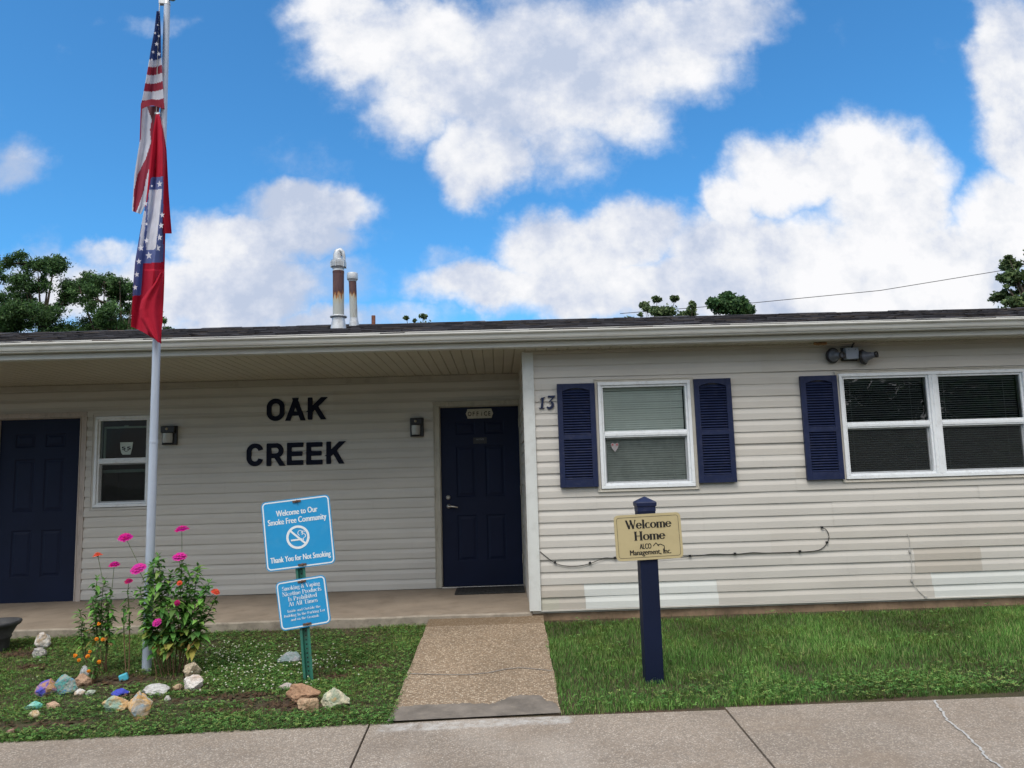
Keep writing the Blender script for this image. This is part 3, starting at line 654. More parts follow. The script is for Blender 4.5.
fp = roof_pt(373.5, 325); fl = MB(); s = ppm(fp); fl.tube([(fp[0], fp[1], fp[2]-.03), (fp[0], fp[1], fp[2]+9.5/s)], 2/s, 12)
fl.build('vent_stub', basic('rust_stub', (.22, .09, .06), .8, .3, 30), ROOF)

# ---- doors
def door(name, x0, x1, z0, z1, casmat, handle_left=True, side_right=True):
    y = D+.018
    d = MB(); W, Hh = x1-x0, z1-z0
    zf = [0, .135, .39, .49, .78, .845, .92, 1]; xf = [0, .19, .44, .56, .81, 1]
    for i in range(5):
        for j in range(7):
            a, b = x0+W*xf[i], x0+W*xf[i+1]; c, e_ = z0+Hh*zf[j], z0+Hh*zf[j+1]
            if i in (1, 3) and j in (1, 3, 5):
                R0 = (a, b, c, e_, y); R1 = (a+.014, b-.014, c+.014, e_-.014, y+.009); R2 = (a+.028, b-.028, c+.028, e_-.028, y+.007); R3 = (a+.045, b-.045, c+.045, e_-.045, y+.001)
                ring = lambda r: [(r[0], r[4], r[2]), (r[1], r[4], r[2]), (r[1], r[4], r[3]), (r[0], r[4], r[3])]
                for p, q in ((R0, R1), (R1, R2), (R2, R3)):
                    P_, Q_ = ring(p), ring(q)
                    for k in range(4): d.quad(P_[k], P_[(k+1) % 4], Q_[(k+1) % 4], Q_[k])
                d.quad(*ring(R3))
            else: d.quad((a, y, c), (b, y, c), (b, y, e_), (a, y, e_))
    d.box(x0, x1, y+.012, y+.045, z0, z1)
    for a, b in ((x0, x0), (x1, x1)): d.quad((a, y, z0), (a, y+.045, z0), (a, y+.045, z1), (a, y, z1))
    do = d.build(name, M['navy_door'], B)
    fr = MB(); cw = .083
    fr.box(x0-.012, x0-.003, D-.004, D+.06, z0-.01, z1+.014); fr.box(x1+.003, x1+.012, D-.004, D+.06, z0-.01, z1+.014); fr.box(x0-.002, x1+.002, D-.004, D+.06, z1+.004, z1+.014)
    for (a, b) in ((x0-cw, x0-.013), (x1+.013, (x1+cw) if side_right else -.003)):
        if b <= a: continue
        fr.box(a, b, D-.022, D-.001, z0-.012, z1+.015, 0)
        if b-a > .05: fr.box(a, a+.012, D-.030, D-.0225, z0-.012, z1+.015, 0)
    fr.box(x0-cw, (x1+cw) if side_right else -.003, D-.022, D-.001, z1+.016, z1+.068, 0)
    fr.box(x0-cw-.004, (x1+cw+.004) if side_right else -.003, D-.034, D-.0225, z1+.056, z1+.072, 0)
    fr.build('door_frame', casmat, do, bevel=.002)
    th = MB(); th.box(x0-.01, x1+.01, D-.03, D+.05, z0-.022, z0-.003); th.build('threshold', M['steel'], do, bevel=.003)
    return do
dl = door('door', *DL, M['casing'])
do = door('door', *DO, M['casing_tan'], side_right=False)
hx = -.862
yb = D+.017
h = MB(); rx = Matrix.Rotation(R(90), 4, 'X')
h.lathe([(.026, 0), (.026, .006), (.020, .012), (.010, .016), (.010, .05), (.012, .052)], (hx, yb, .912), 24, 0, rx)
h.tube([(hx-.004, yb-.05, .912), (hx+.03, yb-.054, .912), (hx+.075, yb-.05, .905), (hx+.105, yb-.042, .898)], [.010, .0105, .009, .007], 12)
h.build('handle', M['steel'], do)
h = MB(); h.lathe([(.027, 0), (.027, .010), (.022, .017), (.014, .018), (.014, .022)], (hx-.004, yb, 1.012), 24, 0, rx); h.box(hx-.007, hx-.001, yb-.028, yb-.0225, 1.004, 1.020)
h.build('deadbolt', M['steel'], do)
for z in (.25, 1.02, 1.80):
    h = MB(); h.box(DO[1]-.003, DO[1]+.009, D-.006, D+.016, z, z+.10); h.tube([(DO[1]+.002, D-.008, z), (DO[1]+.002, D-.008, z+.10)], .006, 8); h.build('hinge', M['casing_tan'], do)

# ---- windows
def window(name, x0, x1, z0, z1, y, panes, blindmat, tilt, glassmat, jmat=None, J=None, inner=False, cordm=None):
    f = MB()
    def bars(a, b, c, d, w, ya, yb_, mi=0):
        f.box(a, b, ya, yb_, d-w, d, mi); f.box(a, b, ya, yb_, c, c+w, mi); f.box(a, a+w, ya, yb_, c+w+.0005, d-w-.0005, mi); f.box(b-w, b, ya, yb_, c+w+.0005, d-w-.0005, mi)
    bars(x0, x1, z0, z1, .030, y-.030, y+.06)
    xm = (x0+x1)/2; kids = []
    rngs = [(x0+.031, x1-.031)] if panes == 1 else [(x0+.031, xm-.040), (xm+.040, x1-.031)]
    if panes == 2:
        f.box(xm-.039, xm+.039, y-.026, y+.06, z0+.031, z1-.031); f.box(xm-.012, xm+.012, y-.032, y-.0265, z0+.031, z1-.031)
    zm = z0+(z1-z0)*.505
    for a, b in rngs:
        bars(a, b, z0+.031, z1-.031, .020, y-.014, y+.05)
        f.box(a+.0205, b-.0205, y-.012, y+.045, zm-.030, zm+.030); f.box(a+.0205, b-.0205, y-.018, y-.0125, zm-.016, zm+.012)
        bars(a+.0205, b-.0205, z0+.0515, zm-.0305, .014, y+.018, y+.04)
    w = f.build(name, [M['window_white']], B, bevel=.0025)
    if J:
        j = MB()
        a, b, c, d = J
        for q in ((a, b, d-.026, d), (a, b, c, c+.020), (a, a+.028, c+.0205, d-.0265), (b-.028, b, c+.0205, d-.0265)): j.box(q[0], q[1], y-.020, y+.001, q[2], q[3])
        for q in ((a-.004, b+.004, d-.006, d+.003), (a-.004, a+.004, c-.002, d-.0065), (b-.004, b+.004, c-.002, d-.0065), (a+.0045, b-.0045, c-.003, c+.004)): j.box(q[0], q[1], y-.028, y-.0205, q[2], q[3])
        j.build('window_trim', jmat, w, bevel=.0015)
    for a, b in rngs:
        g_ = MB(); g_.quad((a+.019, y+.004, zm+.029), (b-.019, y+.004, zm+.029), (b-.019, y+.004, z1-.050), (a+.019, y+.004, z1-.050)); g_.build('pane', glassmat, w)
        g_ = MB(); g_.quad((a+.03, y+.030, z0+.060), (b-.03, y+.030, z0+.060), (b-.03, y+.030, zm-.04), (a+.03, y+.030, zm-.04)); g_.build('pane', glassmat, w)
        g_ = MB(); g_.quad((a+.021, y+.010, z0+.052), (b-.021, y+.010, z0+.052), (b-.021, y+.010, zm-.031), (a+.021, y+.010, zm-.031)); g_.build('insect_screen', M['screen'], w)
        if blindmat:
            bl = MB(); p = .0215; z = z0+.06; r = random.Random(3)
            while z < z1-.075:
                t = tilt+r.uniform(-.05, .05); dy_ = .0125*math.cos(t); dz_ = .0125*math.sin(t); sg = r.uniform(-.0015, .0015)
                bl.add([(a+.028, y+.066-dy_, z-dz_), (b-.028, y+.066-dy_, z-dz_+sg), (b-.028, y+.064, z+.002+sg), (a+.028, y+.064, z+.002), (b-.028, y+.066+dy_, z+dz_+sg), (a+.028, y+.066+dy_, z+dz_)], [(0, 1, 2, 3), (3, 2, 4, 5)], 0); z += p
            bl.box(a+.024, b-.024, y+.056, y+.09, z1-.078, z1-.052)
            for u in (.12, .82): bl.box(a+(b-a)*u-.0015, a+(b-a)*u+.0015, y+.050, y+.052, z0+.05, z1-.08)
            bl.build('blind', blindmat, w)
        if inner:
            i2 = MB(); ia, ib, ic, id_ = a+.035, b-.01, zm+.02, z1-.115
            for q in ((ia, ib, id_-.022, id_), (ia, ia+.016, ic, id_-.0225)): i2.box(q[0], q[1], y+.05, y+.07, q[2], q[3])
            i2.box(a+.01, b-.01, y+.075, y+.09, zm-.135, zm-.10)
            i2.box((a+b)/2-.02, (a+b)/2+.03, y+.045, y+.0495, id_-.018, id_+.01)
            i2.build('inner_sash', basic('inner_sash', (.42, .55, .50), .5, .05), w)
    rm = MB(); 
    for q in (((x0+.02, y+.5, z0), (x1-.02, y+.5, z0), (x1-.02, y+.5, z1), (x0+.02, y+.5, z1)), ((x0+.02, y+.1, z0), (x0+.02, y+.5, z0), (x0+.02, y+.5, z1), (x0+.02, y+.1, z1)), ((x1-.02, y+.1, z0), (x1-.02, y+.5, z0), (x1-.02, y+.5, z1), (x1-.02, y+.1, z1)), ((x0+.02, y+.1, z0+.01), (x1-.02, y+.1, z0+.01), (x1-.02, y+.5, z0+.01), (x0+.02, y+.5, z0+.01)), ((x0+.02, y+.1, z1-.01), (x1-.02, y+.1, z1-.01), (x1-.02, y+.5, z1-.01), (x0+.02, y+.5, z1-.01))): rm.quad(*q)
    rm.build('room_interior', M['room_dark'], w)
    return w
w1 = window('window', *W1, 0, 1, M['blind'], R(62), M['glass'], M['tan_trim'], J1); tag(w1, 'single window with closed pale green-looking blind')
w2 = window('window', *W2, 0, 2, M['blind_dark'], R(22), M['glass_dark'], M['tan_trim'], J2); tag(w2, 'double window with open dark blinds')
w3 = window('window', *WL, D, 1, None, 0, M['glass_porch'], M['siding'], (WL[0]-.03, WL[1]+.03, WL[2]-.03, WL[3]+.03), inner=True); tag(w3, 'narrow dark window under the porch')
# stickers on the glass
st = MB(); p = at(615, 447.5, 0); cx, cz = p[0], p[2]
st.prism([(cx-.038, cz+.038), (cx-.018, cz+.044), (cx, cz+.034), (cx+.018, cz+.044), (cx+.038, cz+.038), (cx+.030, cz-.002), (cx, cz-.044), (cx-.030, cz-.002)], -.0010+.008, .0085, 0)
st.prism([(cx-.03, cz+.036), (cx-.012, cz+.036), (cx-.012, cz+.018), (cx-.03, cz+.018)], .0062, .0068, 1); st.prism([(cx+.012, cz+.036), (cx+.03, cz+.036), (cx+.03, cz+.018), (cx+.012, cz+.018)], .0062, .0068, 1)
st.build('sticker', [basic('sticker_pale', (.27, .25, .26), .6), basic('sticker_red', (.25, .06, .07), .6)], w1)
st = MB(); p = at(126.3, 448.5, D); cx, cz = p[0], p[2]; yy = D+.001
st.prism([(cx-.073, cz+.072), (cx+.073, cz+.072), (cx+.066, cz+.0), (cx+.048, cz-.070), (cx-.040, cz-.070), (cx-.058, cz-.045), (cx-.068, cz+.0)], yy, yy+.002, 0)
serif_text(st, 's', cx-.030, cz-.012, .05, .034, yy-.0012, 1, 1.6); serif_text(st, 's', cx+.030, cz-.012, .05, .034, yy-.0012, 1, 1.6)
P_, Q_ = arc_band(cx, cz-.005, .028, .028, 200, 340, lambda t: .008, 8)
for i in range(8): st.quad(*[(a, yy-.001, b) for a, b in (P_[i], Q_[i], Q_[i+1], P_[i+1])], 1)
st.build('sticker', [basic('sticker_white', (.50, .58, .55), .6), M['ink']], w3)

# ---- louvred shutters
def shutter(x0, x1, z0, z1):
    s_ = MB(); y0, y1 = -.048, -.017; sw_ = .050
    s_.box(x0, x0+sw_, y0, y1, z0, z1); s_.box(x1-sw_, x1, y0, y1, z0, z1)
    a, b = x0+sw_, x1-sw_; zb, zmid, zt_ = z0+.075, (z0+z1)/2-.02, z1-.052
    s_.box(a, b, y0, y1, z0, zb); s_.box(a, b, y0, y1, zmid-.024, zmid+.024)
    n = 14; top = [(a, z1), (b, z1)]+[(b-(b-a)*i/n, zt_-.022+.030*math.sin(PI*i/n)**.8) for i in range(n+1)]
    s_.prism(top, y0, y1)
    s_.box(a, b, y1-.005, y1, zb, zt_)
    for (c, d) in ((zb, zmid-.024), (zmid+.024, zt_-.01)):
        k = int((d-c)/.0245); p = (d-c)/k
        for i in range(k):
            z = c+p*i; s_.add([(a, y0+.006, z+.003), (b, y0+.006, z+.003), (b, y0+.004, z+.008), (a, y0+.004, z+.008), (b, y1-.006, z+p*.95), (a, y1-.006, z+p*.95), (a, y1-.006, z), (b, y1-.006, z)], [(0, 1, 2, 3), (3, 2, 4, 5), (6, 7, 1, 0)])
    for X in (x0+.022, x1-.022):
        for Z in (z0+.10, z1-.06): s_.lathe([(.006, 0), (.005, .003)], (X, y0, Z), 10, 0, Matrix.Rotation(R(90), 4, 'X'))
    return s_.build('shutter', M['navy'], B, bevel=.002)
shutter(.302, .664, 1.12, 2.105); shutter(1.618, 1.978, 1.125, 2.118); shutter(2.650, 3.008, 1.122, 2.118)

# ------------------------------------------------------------------ things on the building
# OAK CREEK lettering
def bold_letter(mb, ch, x, z, w, h, y0, y1, t=.054):
    cnt = [0]
    def ln(a, b, c, d, tt=t):
        cnt[0] += 1; ax, az, bx, bz = x+a*w, z+b*h, x+c*w, z+d*h; L = math.hypot(bx-ax, bz-az); q = tt/2; dx, dz = (bx-ax)/L, (bz-az)/L
        if abs(dx) > .05 and abs(dz) > .2:      # sloping strokes are cut level at top and bottom
            k = q/abs(dz); e_ = q if bz > az else -q; sx = e_*dx/dz
            poly = [(ax-k-sx, az-e_), (ax+k-sx, az-e_), (bx+k+sx, bz+e_), (bx-k+sx, bz+e_)]
        else:
            poly = [(ax+dx*u_-dz*v_, az+dz*u_+dx*v_) for u_, v_ in ((-q, -.75*q), (-.75*q, -q), (L+.75*q, -q), (L+q, -.75*q), (L+q, .75*q), (L+.75*q, q), (-.75*q, q), (-q, .75*q))]
        mb.prism(poly, y0-.0003*cnt[0], y1)
    def arc(cx, cz, rx, rz, a0, a1):
        cnt[0] += 1; P, Q = arc_band(x+cx*w, z+cz*h, rx*w, rz*h, a0, a1, lambda q: t, 28, 1.0); yy = y0-.0003*cnt[0]
        for i in range(len(P)-1): mb.prism([P[i], Q[i], Q[i+1], P[i+1]], yy, y1)
    i0, i1 = t/2/w, 1-t/2/w; j0, j1 = t/2/h, 1-t/2/h
    if ch == 'O':
        ln(i0, .38, i0, .62); ln(i1, .38, i1, .62); arc(.5, .62, .5-i0, .38-j0, 0, 180); arc(.5, .38, .5-i0, .38-j0, 180, 360)
    if ch == 'C':
        ln(i0, .38, i0, .62); arc(.5, .62, .5-i0, .38-j0, 15, 180); arc(.5, .38, .5-i0, .38-j0, 180, 345)
    if ch == 'A': ln(i0+.03, j0, .5, j1); ln(.5, j1, i1-.03, j0); ln(.30, .30, .70, .30, t*.8)
    if ch == 'K': ln(i0, j0, i0, j1); ln(i0+.10, .46, i1-.08, j1); ln(.46, .56, i1-.07, j0)
    if ch == 'E': ln(i0, j0, i0, j1); ln(i0, j0, i1, j0); ln(i0, j1, i1, j1); ln(i0, .5, .8, .5)
    if ch == 'R': ln(i0, j0, i0, j1); ln(i0, j1, .55, j1); ln(i0, .45, .55, .45); arc(.55, (j1+.45)/2, .45-i0, (j1-.45)/2, -90, 90); ln(.55, .45, i1, j0)
def lettering(word, boxes, label, name='wall_lettering'):
    c = at(*boxes[0], D); root = tag(empty(name, (c[0], D-.02, c[2])), label, 'lettering', 'navy letters on the porch wall')
    for ch, (xa, ya, xb, yb2) in zip(word, boxes[1]):
        p = at(xa, yb2, D-.02); q = at(xb, ya, D-.02); p2 = at((xa+xb)/2, yb2, D-.02); q2 = at((xa+xb)/2, ya, D-.02)
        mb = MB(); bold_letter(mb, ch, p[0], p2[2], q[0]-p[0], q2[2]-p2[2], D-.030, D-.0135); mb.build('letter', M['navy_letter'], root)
lettering('OAK', ((296, 420), [(266.8, 398.8, 284.6, 421.0), (285.8, 398.0, 305.2, 420.6), (307.8, 397.4, 325.8, 419.6)]), 'large navy capitals spelling OAK on the porch wall, the upper word')
lettering('CREEK', ((296, 465), [(246.6, 443.4, 263.6, 466.2), (266.6, 443.2, 283.6, 466), (287, 442.6, 303.4, 465), (306.4, 442.2, 322.6, 464.6), (326.4, 441.4, 344, 463.8)]), 'large navy capitals spelling CREEK on the porch wall, the lower word')
# house number 13
hn = tag(empty('house_number', (.19, -.02, 1.86)), 'navy italic house number 13 between the corner trim and the first shutter', 'house number')
a = at(539, 408.8, -.02); mb = MB(); X, Z = a[0], a[2]; HX = Matrix.Translation((X, 0, Z)) @ Matrix.Diagonal((.86, 1, .88, 1)) @ Matrix.Translation((-X, 0, -Z)); mb.xf = HX
def slant(pts, z0, k=.14): return [(x+(z-z0)*k, z) for x, z in pts]
mb.prism(slant([(X+.018, Z), (X+.042, Z), (X+.042, Z+.112), (X+.058, Z+.128), (X+.018, Z+.140-.02), (X+.018, Z+.10)], Z), -.026, -.0165)
mb.prism(slant([(X+.002, Z-.0), (X+.060, Z-.0), (X+.060, Z+.010), (X+.002, Z+.010)], Z), -.027, -.0165)
mb.prism(slant([(X-.002, Z+.095), (X+.018, Z+.11), (X+.018, Z+.126)], Z), -.0265, -.0165)
mb.build('digit', M['navy'], hn)
mb = MB(); mb.xf = HX; X, Z = X+.078, Z
n_ = 0
def darc(cx, cz, rx, rz, a0, a1, w0, w1):
    N = 18; P = []; Q = []
    for i in range(N+1):
        t = R(a0+(a1-a0)*i/N); w = (w0+(w1-w0)*math.sin(PI*i/N))/2
        P.append((cx+(rx+w)*math.cos(t), cz+(rz+w)*math.sin(t))); Q.append((cx+(rx-w)*math.cos(t), cz+(rz-w)*math.sin(t)))
    for i in range(N): mb.prism(slant([P[i], Q[i], Q[i+1], P[i+1]], Z), -.027, -.0165)
darc(X+.038, Z+.038, .033, .034, -150, 80, .012, .032)
mb.prism(slant([(X+.032, Z+.068), (X+.090, Z+.132), (X+.070, Z+.132), (X+.022, Z+.072)], Z), -.0255, -.0165)
mb.prism(slant([(X+.008, Z+.120), (X+.084, Z+.120), (X+.088, Z+.140), (X+.006, Z+.140)], Z), -.0262, -.0165)
mb.build('digit', M['navy'], hn)
# office plaque and small plate on the door
yd = D+.017
pq = MB(); a = at(479.5, 413.6, yd); cx, cz = a[0], a[2]; w_, h_ = .160, .055
pq.prism([(cx-w_+.02, cz+h_), (cx+w_-.02, cz+h_), (cx+w_-.012, cz+.028), (cx+w_, cz), (cx+w_-.012, cz-.028), (cx+w_-.02, cz-h_), (cx-w_+.02, cz-h_), (cx-w_+.012, cz-.028), (cx-w_, cz), (cx-w_+.012, cz+.028)], yd-.014, yd-.002, 0)
for ch, u in zip('OFFİCE', (-.115, -.068, -.022, .026, .070, .116)):
    text_mesh(pq, 'i' if ch == 'İ' else ch, cx+u, cz, .052, yd-.0146, 1, .8, .02)
tag(pq.build('door_plaque', [M['cream_letter_plate'], M['ink']], origin=(cx, yd, cz)), 'cream shaped plaque reading OFFICE at the top of the porch door', 'plaque')
pq = MB(); a = at(480, 440.5, yd); cx, cz = a[0], a[2]
pq.box(cx-.078, cx+.078, yd-.006, yd-.002, cz-.035, cz+.035, 0); text_mesh(pq, 'NOTICE', cx, cz+.014, .018, yd-.0066, 1, 1.0, .01)
tag(pq.build('door_notice', [M['black'], basic('grey_print', (.14, .14, .15), .6)], origin=(cx, yd, cz)), 'small black plate with faint grey print in the middle of the office door', 'door plate')
# wall lamps
def wall_lamp(x0, y0, x1, y1, label):
    a, b = at(x0, y1, D-.05), at(x1, y0, D-.05); cx, cz = (a[0]+b[0])/2, (a[2]+b[2])/2; W_, H_ = b[0]-a[0], b[2]-a[2]; yb_ = D-.014
    root = tag(empty('wall_lamp', (cx, yb_, cz)), label, 'wall lamp', 'lamps on the porch wall')
    m1 = MB(); m1.box(cx-W_/2, cx+W_/2, yb_-.035, yb_, cz-H_/2, cz+H_/2); m1.box(cx-W_/2+.004, cx+W_/2-.012, yb_-.085, yb_-.0355, cz+H_*.12, cz+H_/2-.006)
    m1.box(cx-W_*.36, cx+W_*.24, yb_-.075, yb_-.0355, cz-H_/2, cz-H_/2+.012); m1.build('housing', M['black'], root, bevel=.006)
    m2 = MB(); m2.lathe([(W_*.30, -H_*.40), (W_*.33, -H_*.1), (W_*.32, H_*.10)], (cx-W_*.06, yb_-.055, cz), 16); m2.build('lamp_glass', M['lamp_glass'], root)
    m3 = MB(); m3.lathe([(.012, 0), (.016, .004), (.010, .010), (.004, .011)], (cx-W_*.06, yb_-.0855, cz+H_*.32), 16, 0, Matrix.Rotation(R(90), 4, 'X')); m3.build('light_sensor', M['cream_letter_plate'], root)
wall_lamp(161.5, 425.5, 177, 445, 'black wall lamp between the narrow window and the OAK lettering, beside the flagpole')
wall_lamp(410.2, 417.8, 423.4, 436.8, 'black wall lamp left of the office door')
# flood light
fl_ = tag(empty('flood_light', (3.17, -.02, 2.33)), 'grey security flood light with two bulb sockets under the eaves above the double window', 'flood light')
m1 = MB(); a = at(846.5, 358.8, -.09); b = at(858.3, 347.4, -.09); m1.box(a[0], b[0], -.09, -.03, a[2], b[2]); m1.box(a[0]-.018, b[0]+.012, -.0295, -.0165, a[2]-.012, b[2]+.01, 1)
for q in ((a[0]+.03, b[2]-.018), (b[0]-.03, b[2]-.018)): m1.lathe([(.004, 0), (.003, .002)], (q[0], -.09, q[1]), 8, 1, Matrix.Rotation(R(90), 4, 'X'))
m1.build('junction_box', [basic('grey_box', (.30, .34, .42), .45), M['black']], fl_, bevel=.003)
m1 = MB(); m1.tube([(3.185, -.03, 2.385), (3.19, -.05, 2.41), (3.20, -.06, 2.428)], .008, 8); m1.build('conduit', M['cable'], fl_)
greyp = basic('grey_socket', (.12, .13, .16), .3)
for (px, py, dirv) in ((835, 355.3, (.30, -1, -.12)), (869.5, 355.8, (.75, -.8, .10))):
    c = at(px+(2 if px < 850 else 0), py, -.10); h_ = MB(); rot = Vector(dirv).to_track_quat('Z', 'Y').to_matrix().to_4x4(); o_ = np.array(c)-np.array(Vector(dirv).normalized())*.03
    h_.lathe([(.066, -.05), (.076, -.03), (.076, -.022), (.070, -.018)], o_, 26, 1, rot)
    h_.lathe([(.060, -.018), (.060, -.005), (.050, .004)], o_, 26, 0, rot); h_.lathe([(.050, .002), (.036, .030), (.034, .050), (.028, .052), (.026, .090)], o_, 26, 0, rot)
    h_.lathe([(.0262, .082), (.031, .088), (.031, .104), (.022, .106), (.021, .09), (.004, .089)], o_, 26, 1, rot)
    h_.tube([(3.17, -.06, 2.29), tuple(np.array(o_)+np.array([0, .03, -.01]))], .009, 8, 1)
    h_.build('lamp_head', [greyp, M['black']], fl_)
# mud nest
mb = MB(); a = at(820, 342.5, -.12)
for k in range(7):
    mb.lathe([(.001, -.016), (.012, -.010), (.016, 0), (.012, .010), (.001, .016)], (a[0]-.05+k*.017, -.12+.004*(k % 2), zS-.012-.002*(k % 3)), 10)
tag(mb.build('mud_nest', M['mud'], origin=(a[0], -.12, zS-.012)), 'small brown mud nest stuck under the eaves left of the flood light', 'nest')
# cables on the siding
def cable(name, px, r, m, label, y=-.021, sub=6):
    P = [np.array(at(x, yy, y)) for x, yy in px]; out = []
    for i in range(len(P)-1):
        p0, p1, p2, p3 = P[max(i-1, 0)], P[i], P[i+1], P[min(i+2, len(P)-1)]
        for k in range(sub):
            t = k/sub; out.append(.5*((2*p1)+(-p0+p2)*t+(2*p0-5*p1+4*p2-p3)*t*t+(-p0+3*p1-3*p2+p3)*t**3))
    out.append(P[-1]); mb = MB(); mb.tube([tuple(q) for q in out], r, 6)
    for x, yy in px[2::3]: q = at(x, yy, y-.002); mb.box(q[0]-.010, q[0]+.010, y-.010, y+.006, q[2]-.004, q[2]+.016)
    return tag(mb.build(name, m, origin=tuple(P[0])), label, 'cable')
cable('wall_cable', [(540, 551.5), (546, 556.5), (555, 563), (566, 566), (578, 566), (590, 563.5), (600, 559.5), (606, 557.8), (615, 558.5), (635, 560), (660, 559), (690, 556.5), (702, 555.2), (714, 554.0), (735, 554.3), (752, 552.6), (770, 553.0), (800, 552), (815, 550.8), (822, 548.5), (827, 543), (829, 536), (826, 529.5), (822, 528)], .0034, M['cable'], 'thin black cable sagging along the lower siding from the corner trim to a loop')
cable('phone_wire', [(907.5, 534), (909.5, 541), (910, 552), (911.5, 562), (912, 574), (912, 581), (917, 589), (923, 595), (926, 598)], .0028, M['cable_w'], 'thin pale wire running down the siding at the right beside the white boards')
# door mat
mt = MB(); c = [at_z(x, y, .0) for x, y in [(455, 595.3), (526, 592.2), (523, 584.9), (458.5, 587.4)]]
mt.xf = None
x0, x1, y0, y1 = -.782, -.028, 1.055, 1.50
mt.box(x0, x1, y0, y1, -.003, .010)
for k in range(17): mt.box(x0+.02+k*(x1-x0-.04)/17, x0+.035+k*(x1-x0-.04)/17, y0+.02, y1-.02, .0103, .014)
tag(mt.build('door_mat', M['rubber'], origin=((x0+x1)/2, (y0+y1)/2, 0), bevel=.002), 'flat black rubber mat on the porch floor at the office door', 'door mat')

# ------------------------------------------------------------------ welcome sign post
PB = on_ground(653, 681); PY = PB[1]; PZ = gz(PY); PX = .752
ps = tag(empty('sign_post', (PX, PY, PZ)), 'navy square post with pyramid cap standing in the grass right of the path', 'post')
m1 = MB(); ztop = 1.035; hw = .062; m1.box(PX-hw, PX+hw, PY-hw, PY+hw, PZ-.2, ztop-.028); m1.build('shaft', M['navy_door'], ps, bevel=.006)
m1 = MB(); c_ = (PX, PY)
def sqr(r, z): return [(c_[0]-r, c_[1]-r, z), (c_[0]+r, c_[1]-r, z), (c_[0]+r, c_[1]+r, z), (c_[0]-r, c_[1]+r, z)]
rings = [sqr(.0635, ztop-.055), sqr(.0635, ztop-.022), sqr(.069, ztop-.018), sqr(.071, ztop+.004), sqr(.066, ztop+.012), sqr(.003, ztop+.046)]
for a, b in zip(rings, rings[1:]):
    for k in range(4): m1.quad(a[k], a[(k+1) % 4], b[(k+1) % 4], b[k])
m1.build('post_cap', M['navy'], ps, bevel=.002)
yf = PY-hw-.014
def board(mb, cx, cz, w, h, r, y0, y1, mi):
    P = []
    for (sx, sz, a0) in ((1, -1, -90), (1, 1, 0), (-1, 1, 90), (-1, -1, 180)):
        for k in range(7): t = R(a0+15*k); P.append((cx+sx*(w/2-r)+r*math.cos(t), cz+sz*(h/2-r)+r*math.sin(t)))
    mb.prism(P, y0, y1, mi); return P
def outline(mb, cx, cz, w, h, r, t, y, mi):
    def pts(w, h, r):
        P = []
        for (sx, sz, a0) in ((1, -1, -90), (1, 1, 0), (-1, 1, 90), (-1, -1, 180)):
            for k in range(7): q = R(a0+15*k); P.append((cx+sx*(w/2-r)+r*math.cos(q), cz+sz*(h/2-r)+r*math.sin(q)))
        return P
    A, C = pts(w, h, r), pts(w-2*t, h-2*t, max(.001, r-t)); n = len(A)
    for k in range(n): mb.quad(*[(p[0], y, p[1]) for p in (A[k], A[(k+1) % n], C[(k+1) % n], C[k])], mi)
cs = (at(614, 517, yf)+at(680, 512, yf)+at(683, 557, yf)+at(617, 561, yf))/4
SX, SZ = cs[0], cs[2]; WW, HH = .466, .312
m1 = MB(); m1.xf = Matrix.Translation((SX, 0, SZ)) @ Matrix.Rotation(-R(1.6), 4, 'Y') @ Matrix.Translation((-SX, 0, -SZ))
board(m1, SX, SZ, WW, HH, .030, yf, yf+.012, 0); outline(m1, SX, SZ, WW-.034, HH-.034, .018, .0024, yf-.0008, 1)
serif_text(m1, 'Welcome', SX+.004, SZ+.060, .058, .320, yf-.001, 1, 1.05); serif_text(m1, 'Home', SX+.006, SZ-.020, .058, .218, yf-.001, 1, 1.05)
text_mesh(m1, 'ALCO', SX-.026, SZ-.062, .038, yf-.001, 1, width=.080, dup=.0014); text_mesh(m1, 'Management, Inc.', SX+.006, SZ-.102, .037, yf-.001, 1, width=.285, dup=.0015)
for i, (p, q) in enumerate([((.026, -.066), (.048, -.044)), ((.048, -.044), (.068, -.068)), ((.056, -.062), (.078, -.054)), ((.078, -.054), (.104, -.068)), ((.104, -.068), (.104, -.108))]):
    m1.prism([(SX+a, SZ+b) for a, b in stroke_poly(p[0], p[1], q[0], q[1], .005)], yf-.0012-.0001*i, yf+.001, 1)
for X in (-.05, .05):
    pass
tag(m1.build('welcome_sign', [M['sign_tan'], M['ink']], origin=(SX, yf, SZ)), 'tan board reading Welcome Home fixed to the navy post', 'sign')

# ------------------------------------------------------------------ smoke free signs on a leaning green post
GB = on_ground(308.5, 682); GY = GB[1]; gzz = gz(GY); lean = -.078
post = MB(); LX = lambda z: GB[0]+(z-gzz)*lean
PH = 1.07
def ux(z): return LX(z)
segs_ = np.linspace(gzz-.1, PH, 44)
for i in range(len(segs_)-1):        # U-channel with punched holes
    a, b = segs_[i], segs_[i+1]; xa, xb = LX(a), LX(b)
    prof_ = [(-.036, 0), (-.019, 0), (-.016, .024), (.016, .024), (.019, 0), (.036, 0)]
    for p, q in zip(prof_, prof_[1:]):
        post.quad((xa+p[0], GY+p[1], a), (xa+q[0], GY+q[1], a), (xb+q[0], GY+q[1], b), (xb+p[0], GY+p[1], b), 0)
    post.lathe([(.0058, 0), (.001, .001)], ((xa+xb)/2, GY+.0235, (a+b)/2), 10, 1, Matrix.Rotation(R(90), 4, 'X'))
proot = tag(empty('sign_post', (GB[0], GY, gzz)), 'leaning green steel channel post with punched holes holding the blue signs', 'post')
post.build('channel', [M['green_post'], M['black']], proot)
